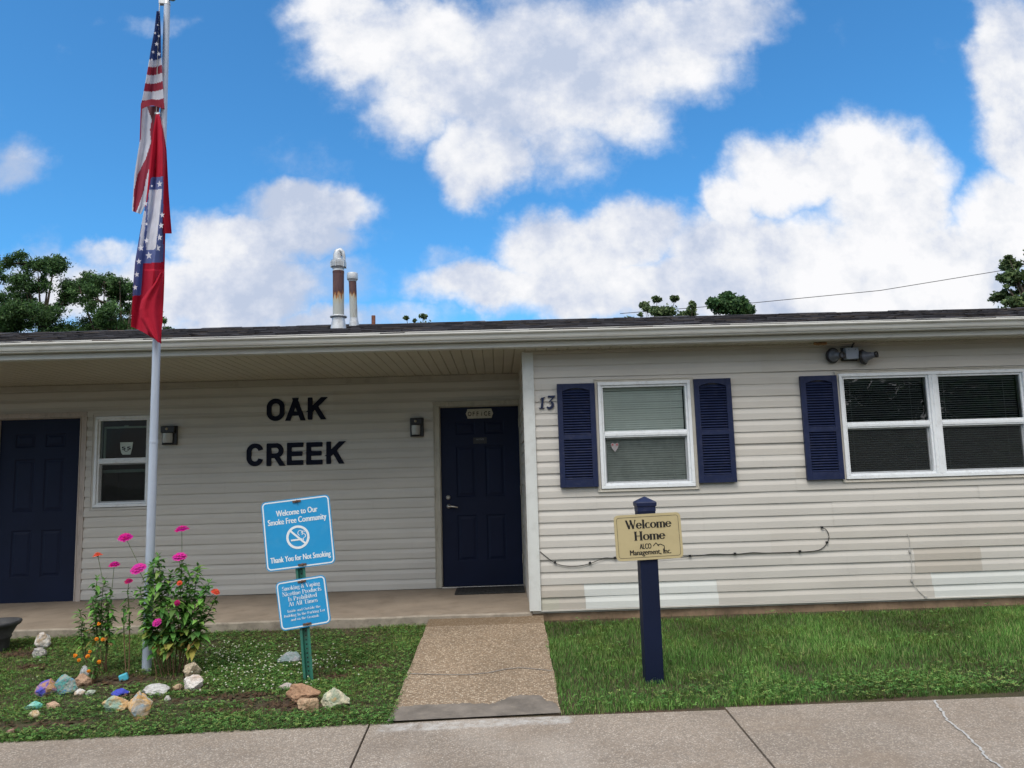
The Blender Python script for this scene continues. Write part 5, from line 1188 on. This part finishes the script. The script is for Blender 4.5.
o = np_mesh('clover', np.concatenate(VV), np.concatenate(QQ), M['grass'], np.concatenate(CC)); tag(o, 'low clover and broad-leaved weeds in the lawn', 'ground cover', kind='stuff')
fm = MB(); r = random.Random(21)
for i in range(330):
    if i < 250: px_, py_ = r.gauss(245, 34), r.gauss(668, 15)
    elif i < 300: px_, py_ = r.gauss(320, 16), r.gauss(666, 6)
    else: px_, py_ = r.uniform(20, 300), r.uniform(650, 712)
    if not (150 < px_ < 380 or i >= 300) or not 645 < py_ < 700: continue
    G = on_ground(px_, py_); 
    if not lawn_ok(np.array([G[0]]), np.array([G[1]]))[0]: continue
    z = gz(G[1])+r.uniform(.035, .055); s_ = r.uniform(.0035, .0075); w_ = r.uniform(.42, .62)
    fm.lathe([(s_*.3, -s_*.6), (s_, -s_*.1), (s_*.8, s_*.5), (.0012, s_*.8)], (G[0], G[1], z), 6, 0, None, False)
    fm.tube([(G[0], G[1], z-.045), (G[0], G[1], z-s_*.5)], .0012, 3, 1, False)
tag(fm.build('clover_blossom', [basic('clover_white', (.50, .51, .40), .8, .2, 40), M['stem']]), 'scattered white clover blossoms in the lawn left of the path', 'ground cover', kind='stuff')
# bits of bark mulch and dead leaves in the beds
ml = MB(); 
for i in range(900):
    b = bare[r.randrange(len(bare))]
    x, y = r.gauss(b[0], b[2]*.6), r.gauss(b[1], b[3]*.8)
    if not lawn_ok(np.array([x]), np.array([y]))[0]: continue
    a = r.uniform(0, PI); L_, w_ = r.uniform(.008, .025), r.uniform(.004, .010); z = gz(y)+r.uniform(.001, .012); k = r.uniform(.6, 1.5)
    c = (.09*k, .055*k, .032*k); tl = r.uniform(-.01, .01)
    ml.quad((x-L_*math.cos(a)-w_*math.sin(a), y-L_*math.sin(a)+w_*math.cos(a), z), (x-L_*math.cos(a)+w_*math.sin(a), y-L_*math.sin(a)-w_*math.cos(a), z), (x+L_*math.cos(a)+w_*math.sin(a), y+L_*math.sin(a)-w_*math.cos(a), z+tl+.004), (x+L_*math.cos(a)-w_*math.sin(a), y+L_*math.sin(a)+w_*math.cos(a), z+tl+.006), 0, c)
tag(ml.build('bark_mulch', M['leaf']), 'dark bark chips scattered over the bare soil', 'mulch', kind='stuff')

# ------------------------------------------------------------------ flowering plants
def leaf(mb, p, d, L_, w_, c, droop=.3):
    d = Vector(d).normalized(); up = Vector((0, 0, 1)); s_ = d.cross(up)
    if s_.length < .05: s_ = Vector((1, 0, 0))
    s_.normalize(); n = s_.cross(d).normalized(); P = []
    for t, ww in ((0, .12), (.3, .9), (.6, .85), (1, .03)):
        q = Vector(p)+d*L_*t-up*droop*L_*t*t
        P += [tuple(q-s_*w_*ww/2+n*.1*w_*ww), tuple(q-n*.05*w_*ww), tuple(q+s_*w_*ww/2+n*.1*w_*ww)]
    fs = []
    for k in range(3): fs += [(3*k, 3*k+1, 3*k+4, 3*k+3), (3*k+1, 3*k+2, 3*k+5, 3*k+4)]
    mb.add(P, fs, 0, True, c)
def bezier(a, b, bulge, n=9):
    a, b = Vector(a), Vector(b); m = (a+b)/2+Vector(bulge); return [tuple(a*(1-t)**2+m*2*t*(1-t)+b*t*t) for t in [k/n for k in range(n+1)]]
def zinnia_head(root, p, R_, col, tilt, name='flower', layers=3):
    mb = MB(); ax = Vector(tilt).normalized(); rot = ax.to_track_quat('Z', 'Y').to_matrix(); P0 = Vector(p); r_ = random.Random(int(p[0]*1e4) % 999)
    for L_ in range(layers):
        n = 13-3*L_; rad = R_*(1-.24*L_)*r_.uniform(.92, 1.04); z0 = .003+.006*L_
        for k in range(n):
            a = 2*PI*(k+.5*L_)/n+r_.uniform(-.08, .08); w_ = rad*.26; up_ = .10-.35*(1-L_)*.5+r_.uniform(-.08, .08)
            c = tuple(q*r_.uniform(.8, 1.15) for q in col)
            pts = [(.10*rad, -w_*.3, z0), (.10*rad, w_*.3, z0), (.6*rad, w_, z0+up_*rad*.5+.004), (rad, w_*.6, z0+up_*rad), (rad, -w_*.6, z0+up_*rad), (.6*rad, -w_, z0+up_*rad*.5+.004)]
            vs = [tuple(P0+rot @ Vector((x*math.cos(a)-y*math.sin(a), x*math.sin(a)+y*math.cos(a), z))) for x, y, z in pts]
            mb.add(vs, [(0, 1, 2, 5), (5, 2, 3, 4)], 0, True, c)
    # eye of the flower
    for k in range(9):
        a = 2*PI*k/9; q = P0+rot @ Vector((math.cos(a)*R_*.16, math.sin(a)*R_*.16, .012)); s_ = R_*.09
        mb.add([tuple(q+Vector(v)*s_) for v in ((1, 0, 0), (0, 1, 0), (-1, 0, 0), (0, -1, 0), (0, 0, 1), (0, 0, -1))], [(0, 1, 4), (1, 2, 4), (2, 3, 4), (3, 0, 4), (1, 0, 5), (2, 1, 5), (3, 2, 5), (0, 3, 5)], 0, False, (.55, .36, .03))
    cu = [(-.012, .004), (-.004, .010), (.002, .012)]
    mb.add([tuple(P0+rot @ Vector((math.cos(2*PI*k/8)*rr_, math.sin(2*PI*k/8)*rr_, z))) for z, rr_ in cu for k in range(8)], [(i*8+k, i*8+(k+1) % 8, i*8+8+(k+1) % 8, i*8+8+k) for i in range(2) for k in range(8)], 0, True, (.06, .12, .03))
    return mb.build(name, M['petal'], root)
MAG = (.50, .012, .22); PINK = (.56, .03, .29); COR = (.70, .10, .05); ORA = (.80, .26, .02); DPK = (.36, .012, .11)
def plant(basepx, Y, stems, flowers, label, leafy, seed, name='zinnia_plant', cat='flower plant', group='flowers in the bed', leafL=.055, yellow=True, dens=1.0, brown_below=.33, extra=None):
    r_ = random.Random(seed); b0 = at(*basepx, Y); root = tag(empty(name, (b0[0], Y, gz(Y))), label, cat, group)
    fol = MB(); 
    for (px0, tx_, ty_, dY) in stems:
        b = at(px0, basepx[1], Y); a = (b[0], Y+r_.uniform(-.05, .05), gz(Y)-.01); t = at(tx_, ty_, Y+dY); t = tuple(t)
        bz = bezier(a, t, (r_.uniform(-.05, .05), r_.uniform(-.03, .03), .04), 10); m = MB()
        k = max(2, int(10*brown_below)); m.tube(bz[:k+1], [.0055-.0002*i for i in range(k+1)], 6, 1); m.tube(bz[k:], [.0048-.0003*i for i in range(len(bz)-k)], 6, 0)
        m.build('stem', [M['stem'], M['stem_brown']], root)
        H_ = t[2]-a[2]; z = leafy[0]*H_
        for q in range(int(44*dens*(leafy[1]-leafy[0])*H_/.6+4)):
            u = leafy[0]+(leafy[1]-leafy[0])*(q+r_.random())/int(44*dens*(leafy[1]-leafy[0])*H_/.6+4); u = min(.999, u); i = int(u*10); f_ = u*10-i
            p = [bz[i][j]*(1-f_)+bz[i+1][j]*f_ for j in range(3)]; an = r_.uniform(0, PI)
            for sgn in (0, PI):
                L_ = leafL*r_.uniform(.65, 1.5)*(1.15-.40*u); an2 = an+sgn+r_.uniform(-.4, .4)
                if yellow and u < .50 and r_.random() < .38: c = r_.choice([(.30, .27, .06), (.20, .25, .05), (.26, .18, .07)])
                else: c = r_.choice([(.080, .20, .042), (.13, .30, .06), (.21, .40, .09), (.06, .16, .038)])
                leaf(fol, p, (math.cos(an2), math.sin(an2), r_.uniform(-.35, .75)), L_*1.3, L_*.62, tuple(v*r_.uniform(.85, 1.2) for v in c), r_.uniform(.1, .7))
        for q in range(3): an = r_.uniform(0, 2*PI); leaf(fol, t, (math.cos(an), math.sin(an), 1.1), leafL*.8, leafL*.30, (.10, .22, .05), .1)
    if extra:
        for (px, py, dY) in extra:
            p = at(px, py, Y+dY); an = r_.uniform(0, 2*PI); leaf(fol, tuple(p), (math.cos(an), math.sin(an), r_.uniform(-.4, .6)), leafL*r_.uniform(.7, 1.3), leafL*.42, r_.choice([(.05, .14, .03), (.08, .19, .04), (.04, .10, .03)]), .4)
    fol.build('foliage', M['leaf'], root)
    for (fx_, fy_, R_, col, tl, frm, dY) in flowers:
        p = at(fx_, fy_, Y+dY); q = at(*frm, Y+dY*.6); m = MB(); m.tube(bezier(tuple(q), tuple(p), (0, 0, .01), 6), .0022, 5, 0); m.build('flower_stem', M['stem'], root); zinnia_head(root, tuple(p), R_, col, tl)
    return root
PYY = -1.25
plant((172, 680), PYY, [(160, 150, 575, -.02), (163, 158, 556, .0), (166, 140, 590, -.08), (170, 171, 573, .03), (172, 182, 562, -.02), (175, 190, 588, -.06), (178, 198, 566, .04), (182, 209, 583, -.02), (176, 176, 600, -.12), (170, 160, 606, -.14), (180, 204, 606, -.10), (165, 147, 612, -.1), (179, 190, 576, .08), (184, 215, 600, .02), (168, 152, 565, .06)],
      [(181.8, 529.3, .054, MAG, (0, -.25, 1), (182, 560), -.02), (179.6, 557, .054, PINK, (.05, -.45, 1), (180, 572), -.08), (138.2, 568.6, .060, PINK, (-.1, -.75, 1), (148, 590), -.12), (125.3, 537.5, .054, MAG, (.1, -.6, 1), (142, 572), -.04),
       (179.6, 583.2, .020, COR, (0, -.8, .6), (178, 596), -.10), (215.4, 592.2, .034, COR, (.5, -.3, 1), (208, 602), -.05), (177.2, 603, .024, DPK, (0, -.9, .4), (176, 612), -.16), (157, 622.6, .036, PINK, (-.1, -.8, .8), (162, 632), -.16)],
      'bushy zinnia with many magenta flowers right of the flagpole foot, largest plant in the bed', (.30, 1.0), 31, dens=1.15, leafL=.060)
plant((103, 676), PYY+.08, [(102, 97, 578, 0), (104, 104, 580, .03), (101, 106, 596, -.03), (105, 111, 592, .03), (103, 96, 606, -.05), (104, 112, 612, .0), (100, 92, 600, .02)],
      [(97.6, 555.3, .036, COR, (-.1, -.15, 1), (102, 577), 0), (114.4, 565, .044, MAG, (.05, -.25, 1), (112, 588), 0)],
      'slimmer zinnia left of the flagpole carrying one orange and one magenta flower', (.40, 1.0), 32, dens=.75, leafL=.05)
plant((128, 679), PYY-.02, [(128, 127.5, 590, 0), (127, 124, 608, .02)], [(128.6, 581.5, .030, DPK, (.1, -.4, .8), (128, 592), 0)],
      'single thin brown zinnia stem with a wilted dark pink head between the two leafy plants', (.55, 1.0), 33, dens=.45, leafL=.045, brown_below=.6)
plant((85, 668), PYY+.18, [(86, 80, 612, 0), (88, 82, 624, .02)], [], 'small leafy shoot without flowers at the left end of the bed', (.45, 1.0), 34, dens=.7, leafL=.05)
plant((92, 684), PYY-.15, [(92, 99, 628, 0), (93, 97, 640, .02), (91, 88, 658, -.02), (90, 77, 656, 0), (93, 99, 662, .02), (92, 103, 640, 0)],
      [(99, 624.4, .013, ORA, (0, -.6, 1), (98, 634), 0), (96.8, 639.3, .015, ORA, (0, -.8, .8), (97, 648), 0), (102.7, 639.8, .014, ORA, (.3, -.6, .8), (101, 648), 0), (75.6, 656, .015, ORA, (-.3, -.6, .8), (80, 664), 0), (79.2, 660.2, .013, ORA, (0, -.8, .5), (82, 668), 0), (87.8, 656.4, .017, ORA, (.2, -.7, .6), (88, 666), 0), (90, 652, .012, ORA, (.1, -.5, .6), (89, 664), .02), (99, 662, .015, ORA, (.1, -.9, .5), (97, 670), 0), (88.7, 671.2, .013, ORA, (0, -.9, .4), (90, 678), -.02)],
      'low wispy marigold with many small orange flowers beside the painted rocks', (.15, .9), 35, 'marigold_plant', dens=.5, leafL=.022, yellow=False)

# ------------------------------------------------------------------ trees
def tree(name, X, Y, top, crown, label, group, seed, kind='broad', n=15000, base=-.5, leafsz=.16, cols=None, trunk_r=.22):
    """crown: list of clumps (dx, dy, z, rx, rz)"""
    r_ = np.random.RandomState(seed); rp = random.Random(seed)
    root = tag(empty(name, (X, Y, base)), label, 'tree', group)
    tr = MB(); zt_ = top-1.1; path_ = [(X+rp.uniform(-.15, .15)*k/5, Y, base+(zt_-base)*k/6) for k in range(7)]
    tr.tube(path_, [trunk_r*(1-.155*k) for k in range(7)], 8)
    P = []; 
    for (dx, dy_, z, rx_, rz_) in crown:
        j = min(5, max(1, int((z-rz_*.6-base)/(zt_-base)*6))); a = path_[j]; b = (X+dx, Y+dy_, z)
        tr.tube(bezier(a, b, (0, 0, -.2), 5), [trunk_r*.30, trunk_r*.22, trunk_r*.16, trunk_r*.12, trunk_r*.08, .01], 6)
        vol = rx_*rx_*rz_; nsub = max(12, int(40*(rx_*rx_*rz_)**.5))
        for q in range(nsub):
            v = r_.normal(size=3); v /= np.linalg.norm(v); v *= r_.uniform(.35, 1.0)**.6; c = np.array([X+dx+v[0]*rx_, Y+dy_+v[1]*rx_, z+v[2]*rz_])
            if rp.random() < .5: tr.tube([b, tuple(c)], [.03, .012], 4)
            P.append((c, (rp.uniform(.27, .46)*min(1.3, rx_) if rx_ > .3 else rp.uniform(.6, 1.1)*rx_)))
    tr.build('trunk', M['bark'], root)
    w = np.array([p[1]**2 for p in P]); w /= w.sum(); idx = r_.choice(len(P), n, p=w); C = np.array([p[0] for p in P])[idx]; S_ = np.array([p[1] for p in P])[idx][:, None]
    v = r_.normal(size=(n, 3))*.46; pos = C+v*S_*np.array([1, 1, .72])
    a = r_.normal(size=(n, 3)); a /= np.linalg.norm(a, axis=1)[:, None]; b = r_.normal(size=(n, 3)); b -= a*(a*b).sum(1)[:, None]; b /= np.linalg.norm(b, axis=1)[:, None]
    s_ = leafsz*r_.uniform(.5, 1.25, (n, 1)); asp = .34 if kind == 'pine' else .6
    V = np.stack([pos-a*s_*.5, pos+b*s_*asp*.5, pos+a*s_*.5, pos-b*s_*asp*.5], 1).reshape(-1, 3); Q = np.arange(n*4).reshape(-1, 4)
    cols = np.array(cols or [(.045, .105, .034), (.070, .150, .045), (.10, .19, .055), (.032, .072, .026)]); clump = r_.uniform(.75, 1.3, len(P))[idx][:, None]
    c = cols[r_.randint(len(cols), size=n)]*clump*r_.uniform(.8, 1.2, (n, 1))
    np_mesh('crown', V, Q, M['leaf'], np.repeat(c, 4, 0), root)
    return root
TY = 15.0
def tw(px, py): p = at(px, py, TY); return p[0], p[2]
def px_crown(X, cl):      # clumps given where they show over the roof, in metres at the tree's distance
    out = []; s_ = ppm((X, TY, 6))
    for (px, py, rpx, rz) in cl: x, z = tw(px, py); out.append((x-X, rnd.uniform(-.8, .8), z, rpx/s_, rz/s_))
    return out
def low(X, w, z0=2.2, z1=5.2, k=5, seed=1):
    q = random.Random(seed); return [(q.uniform(-w, w), q.uniform(-w, w)*.7, z0+(z1-z0)*i/(k-1), w*.7, .75) for i in range(k)]
PG = 'trees beyond the roof at left'
X = tw(4, 300)[0]; tree('pine_tree', X, TY, tw(4, 268)[1], px_crown(X, [(0, 277, 15, 9), (10, 300, 15, 12), (-10, 300, 18, 14), (2, 318, 18, 10), (16, 322, 10, 8)])+low(X, 1.1, seed=1), 'dark evergreen cut off by the left edge, with thin gaps showing sky', PG, 41, 'pine', 100000, leafsz=.105)
X = tw(42, 300)[0]; tree('pine_tree', X, TY, tw(42, 252)[1], px_crown(X, [(40, 256, 11, 7), (47, 263, 9, 6), (32, 268, 15, 9), (50, 275, 12, 10), (36, 292, 20, 12), (54, 300, 12, 12), (30, 310, 14, 12), (46, 320, 22, 10), (60, 285, 8, 8)])+low(X, 1.4, seed=2), 'tallest dark evergreen with a rounded top, second from the left over the roof', PG, 42, 'pine', 150000, leafsz=.105)
X = tw(86, 300)[0]; tree('pine_tree', X, TY+.8, tw(84, 268)[1], px_crown(X, [(83, 268, 12, 7), (70, 274, 9, 8), (95, 278, 12, 8), (104, 283, 9, 7), (78, 292, 14, 12), (98, 300, 18, 14), (84, 316, 26, 14), (106, 290, 12, 10)])+low(X, 1.5, seed=3), 'broad dark evergreen in the middle of the left group, left of the flag', PG, 43, 'pine', 150000, leafsz=.105)
X = tw(124, 305)[0]; tree('pine_tree', X, TY+.3, tw(118, 280)[1], px_crown(X, [(114, 280, 11, 7), (122, 284, 10, 7), (131, 289, 10, 8), (122, 304, 18, 12), (138, 312, 10, 12), (118, 320, 20, 10)])+low(X, 1.3, seed=4), 'dark evergreen partly hidden behind the lower flag', PG, 44, 'pine', 100000, leafsz=.105)
X = tw(166, 320)[0]; tree('small_tree', X, TY, tw(166, 314)[1], px_crown(X, [(164, 317, 2, 2), (166, 322, 3, 2.5), (171, 324, 2, 1.8), (165, 331, 4, 3)])+low(X, .5, 2.2, 4.6, 4, 5), 'slender treetop just right of the flagpole above the roof', 'treetops peeking over the ridge', 45, 'pine', 3500, leafsz=.14, trunk_r=.1)
TG = 'treetops peeking over the ridge'
LC = [(.07, .12, .045), (.11, .16, .06), (.15, .20, .08), (.05, .085, .035)]
def bush(px, clumps, label, seed, n, ls=.16, cols=LC, nm='leafy_tree'):
    X = tw(px, 310)[0]; tree(nm, X, TY, tw(px, min(c[1]-c[3]*.5 for c in clumps))[1], px_crown(X, clumps)+low(X, .7, 2.4, 4.8, 4, seed), label, TG, seed, 'broad', int(n*4), leafsz=ls*.72, cols=cols, trunk_r=.07)
bush(420, [(408, 320.5, 1.6, .9), (415, 321.5, 1.4, .8), (425, 320.5, 2.4, 1.0), (418, 327, 8, 3)], 'lowest treetop barely showing over the ridge right of the flues', 46, 3500)
bush(636, [(639, 316, 1.6, 1.6), (629, 318.5, 1.2, 1), (634, 324, 7, 3.5)], 'tiny tuft of foliage left of the airy treetop over the ridge', 47, 2200)
bush(655, [(649, 301, 3.2, 2.2), (656, 300, 3, 2.2), (660, 305, 2.6, 2.4), (647, 308, 2.8, 2.4), (654, 309, 2.2, 2), (662, 311, 2.8, 2.4), (669, 305, 2.4, 2.4), (668, 312, 2.2, 2), (651, 315, 3, 2), (658, 318, 6, 2.5), (671, 314, 2, 2)], 'airy grey-green treetop with sky gaps, left of the small pointed one', 48, 9000, .14)
bush(688, [(688, 309, 2.6, 3), (688, 314, 5, 4), (684, 319, 7, 5)], 'small pointed treetop between the airy one and the round dark one', 49, 2500)
bush(729, [(716, 303, 4.5, 3), (724, 300, 4.5, 3), (732, 300.5, 4, 3), (739, 301.5, 4, 3), (745, 305, 4, 3), (709, 307, 4, 3.5), (750, 310, 4, 3), (718, 309, 6, 4), (735, 309, 8, 4)], 'dense dark rounded treetop above the ridge over the shutters', 50, 16000, .15, [(.04, .10, .038), (.065, .14, .05), (.09, .17, .055)])
X = tw(1032, 300)[0]; tree('leafy_tree', X, TY, tw(1032, 240)[1], px_crown(X, [(1020, 261, 6, 3.5), (1040, 255, 14, 10), (1015, 276, 7, 3.5), (1030, 284, 12, 9), (1014, 291, 6, 3.5), (1020, 302, 8, 4.5), (1040, 300, 14, 12), (1034, 268, 12, 9), (1009, 257, 2, 1.6), (1005, 274, 2, 1.6), (1004, 303, 2, 1.4), (1007, 286, 2, 1.5)])+low(X, 1.1, seed=6), 'green tree with layered branches reaching in from the right edge', TG, 51, 'broad', 26000, leafsz=.15, cols=LC, trunk_r=.2)
# trees across the road (seen as reflections in the panes)
src = tree('roadside_tree', 13.5, -27, 9.5, [(0, 0, 8.2, 2.2, 1.3), (-2, .5, 6.6, 2.0, 1.3), (2, -.5, 6.4, 2.2, 1.3), (-.8, 1, 5, 2.4, 1.2), (1.4, 0, 4.2, 2.4, 1.1), (-2.4, 0, 4, 1.8, 1), (3.4, .4, 3.2, 2.2, 1.2), (-4, .3, 2.8, 2.2, 1.3), (0, 1, 2, 3, 1.2), (3, -1, 1, 2.4, 1.1), (-3, 1, 1, 2.6, 1.1), (5, 1, 1.4, 2.2, 1.3)], 'leafy roadside tree across the road mirrored in the window panes', 'trees across the road', 61, 'broad', 22000, leafsz=.26, trunk_r=.3)
for (x, y, s_, rz) in ((19.5, -26, 1.0, 1.2), (8, -30, 1.1, 2.4), (-3, -28, 1.0, .7), (-14, -30, 1.15, 4), (26, -30, 1.1, 5)):
    c = src.copy(); COL.objects.link(c); c.location = (x, y, -.5); c.rotation_euler = (0, 0, rz); c.scale = (s_, s_, s_)
    for ch in list(src.children):
        k = ch.copy(); COL.objects.link(k); k.parent = c
# overhead wire
wp = [at(620, 313.6, 40), at(752, 303, 40), at(880, 290.5, 40), at(1005, 270, 40), at(1180, 233, 40)]; wm = MB()
pp = []
for i in range(len(wp)-1):
    for k in range(6): pp.append(tuple(wp[i]+(wp[i+1]-wp[i])*k/6))
pp.append(tuple(wp[-1])); wm.tube(pp, .022, 5); tag(wm.build('power_line', M['cable'], origin=pp[0]), 'thin overhead power line crossing the sky at the right above the roof', 'wire')

# ------------------------------------------------------------------ sky, sun
SUN_EL, SUN_AZ = R(58), R(205)        # azimuth clockwise from +Y
w = bpy.data.worlds.new('World'); scene.world = w; w.use_nodes = True; nt = w.node_tree
for n_ in list(nt.nodes): nt.nodes.remove(n_)
out = nt.nodes.new('ShaderNodeOutputWorld'); bg = nt.nodes.new('ShaderNodeBackground'); nt.links.new(bg.outputs[0], out.inputs[0]); bg.inputs[1].default_value = .10
sky = nd(nt, 'ShaderNodeTexSky', sky_type='NISHITA'); sky.sun_disc = False; sky.sun_elevation = SUN_EL; sky.sun_rotation = SUN_AZ; sky.air_density = 1.0; sky.dust_density = .4; sky.ozone_density = 3
tc = nt.nodes.new('ShaderNodeTexCoord'); sp = nd(nt, 'ShaderNodeSeparateXYZ', {0: tc.outputs['Generated']})
mth = lambda op, a, b=None, c=None: nd(nt, 'ShaderNodeMath', {k: v for k, v in ((0, a), (1, b), (2, c)) if v is not None}, operation=op).outputs[0]
yd_ = mth('MAXIMUM', sp.outputs[1], .06)
u = mth('DIVIDE', sp.outputs[0], yd_); v_ = mth('DIVIDE', sp.outputs[2], yd_)
cv = nd(nt, 'ShaderNodeCombineXYZ', {0: u, 1: v_, 2: 0.0}).outputs[0]
# warp so that the cloud outlines break up
wn = nd(nt, 'ShaderNodeTexNoise', {'Vector': cv, 'Scale': 4.5, 'Detail': 6, 'Roughness': .6})
wv_ = nd(nt, 'ShaderNodeVectorMath', {0: wn.outputs['Color'], 1: (.5, .5, .5)}, operation='SUBTRACT').outputs[0]
wv_ = nd(nt, 'ShaderNodeVectorMath', {0: wv_, 'Scale': .16}, operation='SCALE').outputs[0]
cw_ = nd(nt, 'ShaderNodeVectorMath', {0: cv, 1: wv_}, operation='ADD').outputs[0]
def uv(px, py): d = ray(px, py); return d[0]/d[1], d[2]/d[1]
BLOBS = [(400, 30, 95, 55, 1), (480, 80, 120, 70, 1), (560, 60, 150, 75, 1), (480, 160, 52, 42, 1), (640, 45, 110, 60, .9), (705, 18, 85, 40, .9), (350, 5, 60, 35, .8), (620, 105, 70, 45, .7), (410, 120, 55, 40, .7), (560, 140, 60, 45, .6),
         (300, 210, 66, 34, 1), (235, 255, 60, 42, 1), (240, 300, 80, 40, .9), (60, 300, 90, 36, .8), (330, 290, 60, 30, .45), (290, 240, 60, 34, .9), (200, 295, 52, 40, .9), (330, 200, 38, 22, .8), (150, 300, 60, 40, .85), (110, 265, 40, 18, .6), (15, 160, 42, 34, .55), (30, 300, 60, 50, .6),
         (445, 262, 30, 22, .4), (480, 290, 70, 30, .95), (560, 250, 60, 42, 1), (620, 235, 60, 38, 1), (600, 290, 130, 38, 1), (730, 200, 40, 40, .9), (780, 170, 60, 45, 1), (850, 165, 70, 48, 1), (890, 200, 62, 62, 1), (760, 250, 130, 46, 1), (900, 270, 160, 60, 1), (1000, 230, 60, 50, 1), (1010, 60, 40, 95, .9), (1020, 150, 40, 60, .8), (700, 290, 200, 40, 1), (1060, 200, 60, 160, .9), (860, 300, 250, 45, 1), (150, 10, 60, 16, .28), (300, 160, 60, 40, .25), (250, 330, 200, 20, .7)]
acc = None
for (px, py, rx_, ry_, a_) in BLOBS:
    cu_, cv2 = uv(px, py); du = uv(px+rx_, py)[0]-cu_; dv = uv(px, py-ry_)[1]-cv2
    q = nd(nt, 'ShaderNodeVectorMath', {0: cw_, 1: (cu_, cv2, 0)}, operation='SUBTRACT').outputs[0]
    q = nd(nt, 'ShaderNodeVectorMath', {0: q, 1: (1/du, 1/dv, 1)}, operation='MULTIPLY').outputs[0]
    L_ = nd(nt, 'ShaderNodeVectorMath', {0: q}, operation='LENGTH').outputs['Value']
    m_ = nd(nt, 'ShaderNodeMapRange', {'Value': L_, 'From Min': 1.48, 'From Max': .32, 'To Min': 0.0, 'To Max': a_}, interpolation_type='SMOOTHSTEP').outputs[0]
    acc = m_ if acc is None else mth('MAXIMUM', acc, m_)
fine = nd(nt, 'ShaderNodeTexNoise', {'Vector': cv, 'Scale': 11.0, 'Detail': 9, 'Roughness': .62}).outputs[0]
fine2 = nd(nt, 'ShaderNodeTexNoise', {'Vector': cv, 'Scale': 3.2, 'Detail': 7, 'Roughness': .6}).outputs[0]
dens_ = mth('ADD', acc, mth('MULTIPLY', mth('SUBTRACT', fine, .5), .85)); dens_ = mth('ADD', dens_, mth('MULTIPLY', mth('SUBTRACT', fine2, .5), .5))
front = nd(nt, 'ShaderNodeMapRange', {'Value': dens_, 'From Min': .10, 'From Max': .80}, interpolation_type='SMOOTHSTEP').outputs[0]
# rest of the dome: unseen broken cloud, added to whiten the light
gn = nd(nt, 'ShaderNodeTexNoise', {'Vector': tc.outputs['Generated'], 'Scale': 3.0, 'Detail': 7, 'Roughness': .6}).outputs[0]
back = nd(nt, 'ShaderNodeMapRange', {'Value': gn, 'From Min': .36, 'From Max': .54}, interpolation_type='SMOOTHSTEP').outputs[0]
isf = nd(nt, 'ShaderNodeMapRange', {'Value': sp.outputs[1], 'From Min': .10, 'From Max': .35}, interpolation_type='SMOOTHSTEP').outputs[0]
cm = mth('ADD', mth('MULTIPLY', front, isf), mth('MULTIPLY', back, mth('SUBTRACT', 1.0, isf)))
# cloud brightness: bright tops, grey-lavender hearts
sn = nd(nt, 'ShaderNodeTexNoise', {'Vector': nd(nt, 'ShaderNodeVectorMath', {0: cv, 1: (3.1, 1.7, 0)}, operation='ADD').outputs[0], 'Scale': 2.6, 'Detail': 5, 'Roughness': .42}).outputs[0]
off_ = nd(nt, 'ShaderNodeVectorMath', {0: cv, 1: (.02, .05, 0)}, operation='ADD').outputs[0]
f_up = nd(nt, 'ShaderNodeTexNoise', {'Vector': off_, 'Scale': 11.0, 'Detail': 9, 'Roughness': .62}).outputs[0]
shade = mth('ADD', mth('MULTIPLY', mth('SUBTRACT', fine, f_up), .7), sn)
ccol = ramp(nt, shade, [(.34, (.57, .65, .82)), (.46, (.74, .79, .91)), (.57, (.92, .94, .99)), (.68, (1.04, 1.04, 1.06))])
cscale = nd(nt, 'ShaderNodeVectorMath', {0: ccol, 'Scale': 7.0}, operation='SCALE').outputs[0]
hi_ = ramp(nt, sp.outputs[2], [(.0, (5.5, 5.6, 5.8)), (.25, (6.5, 6.3, 6.1)), (.6, (14.5, 13.8, 12.8)), (1, (16, 15, 14))])  # unseen cloud made brighter overhead to light the scene
bright = mixc(nt, isf, hi_, cscale)
# sky tint: the deep saturated blue of the photograph, paler to the horizon
tint = nd(nt, 'ShaderNodeMix', {0: 1.0}, data_type='RGBA', blend_type='MULTIPLY'); nt.links.new(sky.outputs[0], tint.inputs[6]); tint.inputs[7].default_value = (.50, 1.16, 1.50, 1)
mixn = nt.nodes.new('ShaderNodeMix'); mixn.data_type = 'RGBA'; nt.links.new(cm, mixn.inputs[0]); nt.links.new(tint.outputs[2], mixn.inputs[6]); nt.links.new(bright, mixn.inputs[7])
nt.links.new(mixn.outputs[2], bg.inputs[0])
w.cycles.sampling_method = 'MANUAL'; w.cycles.sample_map_resolution = 512
sl = bpy.data.lights.new('sun', 'SUN'); so = bpy.data.objects.new('sun', sl); COL.objects.link(so)
sl.energy = 1.5; sl.angle = R(20); sl.color = (1, .94, .86)
dsun = Vector((math.sin(SUN_AZ)*math.cos(SUN_EL), math.cos(SUN_AZ)*math.cos(SUN_EL), math.sin(SUN_EL)))
so.rotation_euler = dsun.to_track_quat('Z', 'Y').to_euler(); so.location = (0, -5, 12)
vs_ = scene.view_settings; vs_.view_transform = 'Standard'; vs_.look = 'None'; vs_.exposure = 0.42; vs_.gamma = 1.0; vs_.use_curve_mapping = False
scene.cycles.max_bounces = 6; scene.cycles.transparent_max_bounces = 12; scene.cycles.use_denoising = True
scene.cycles.caustics_reflective = False; scene.cycles.caustics_refractive = False
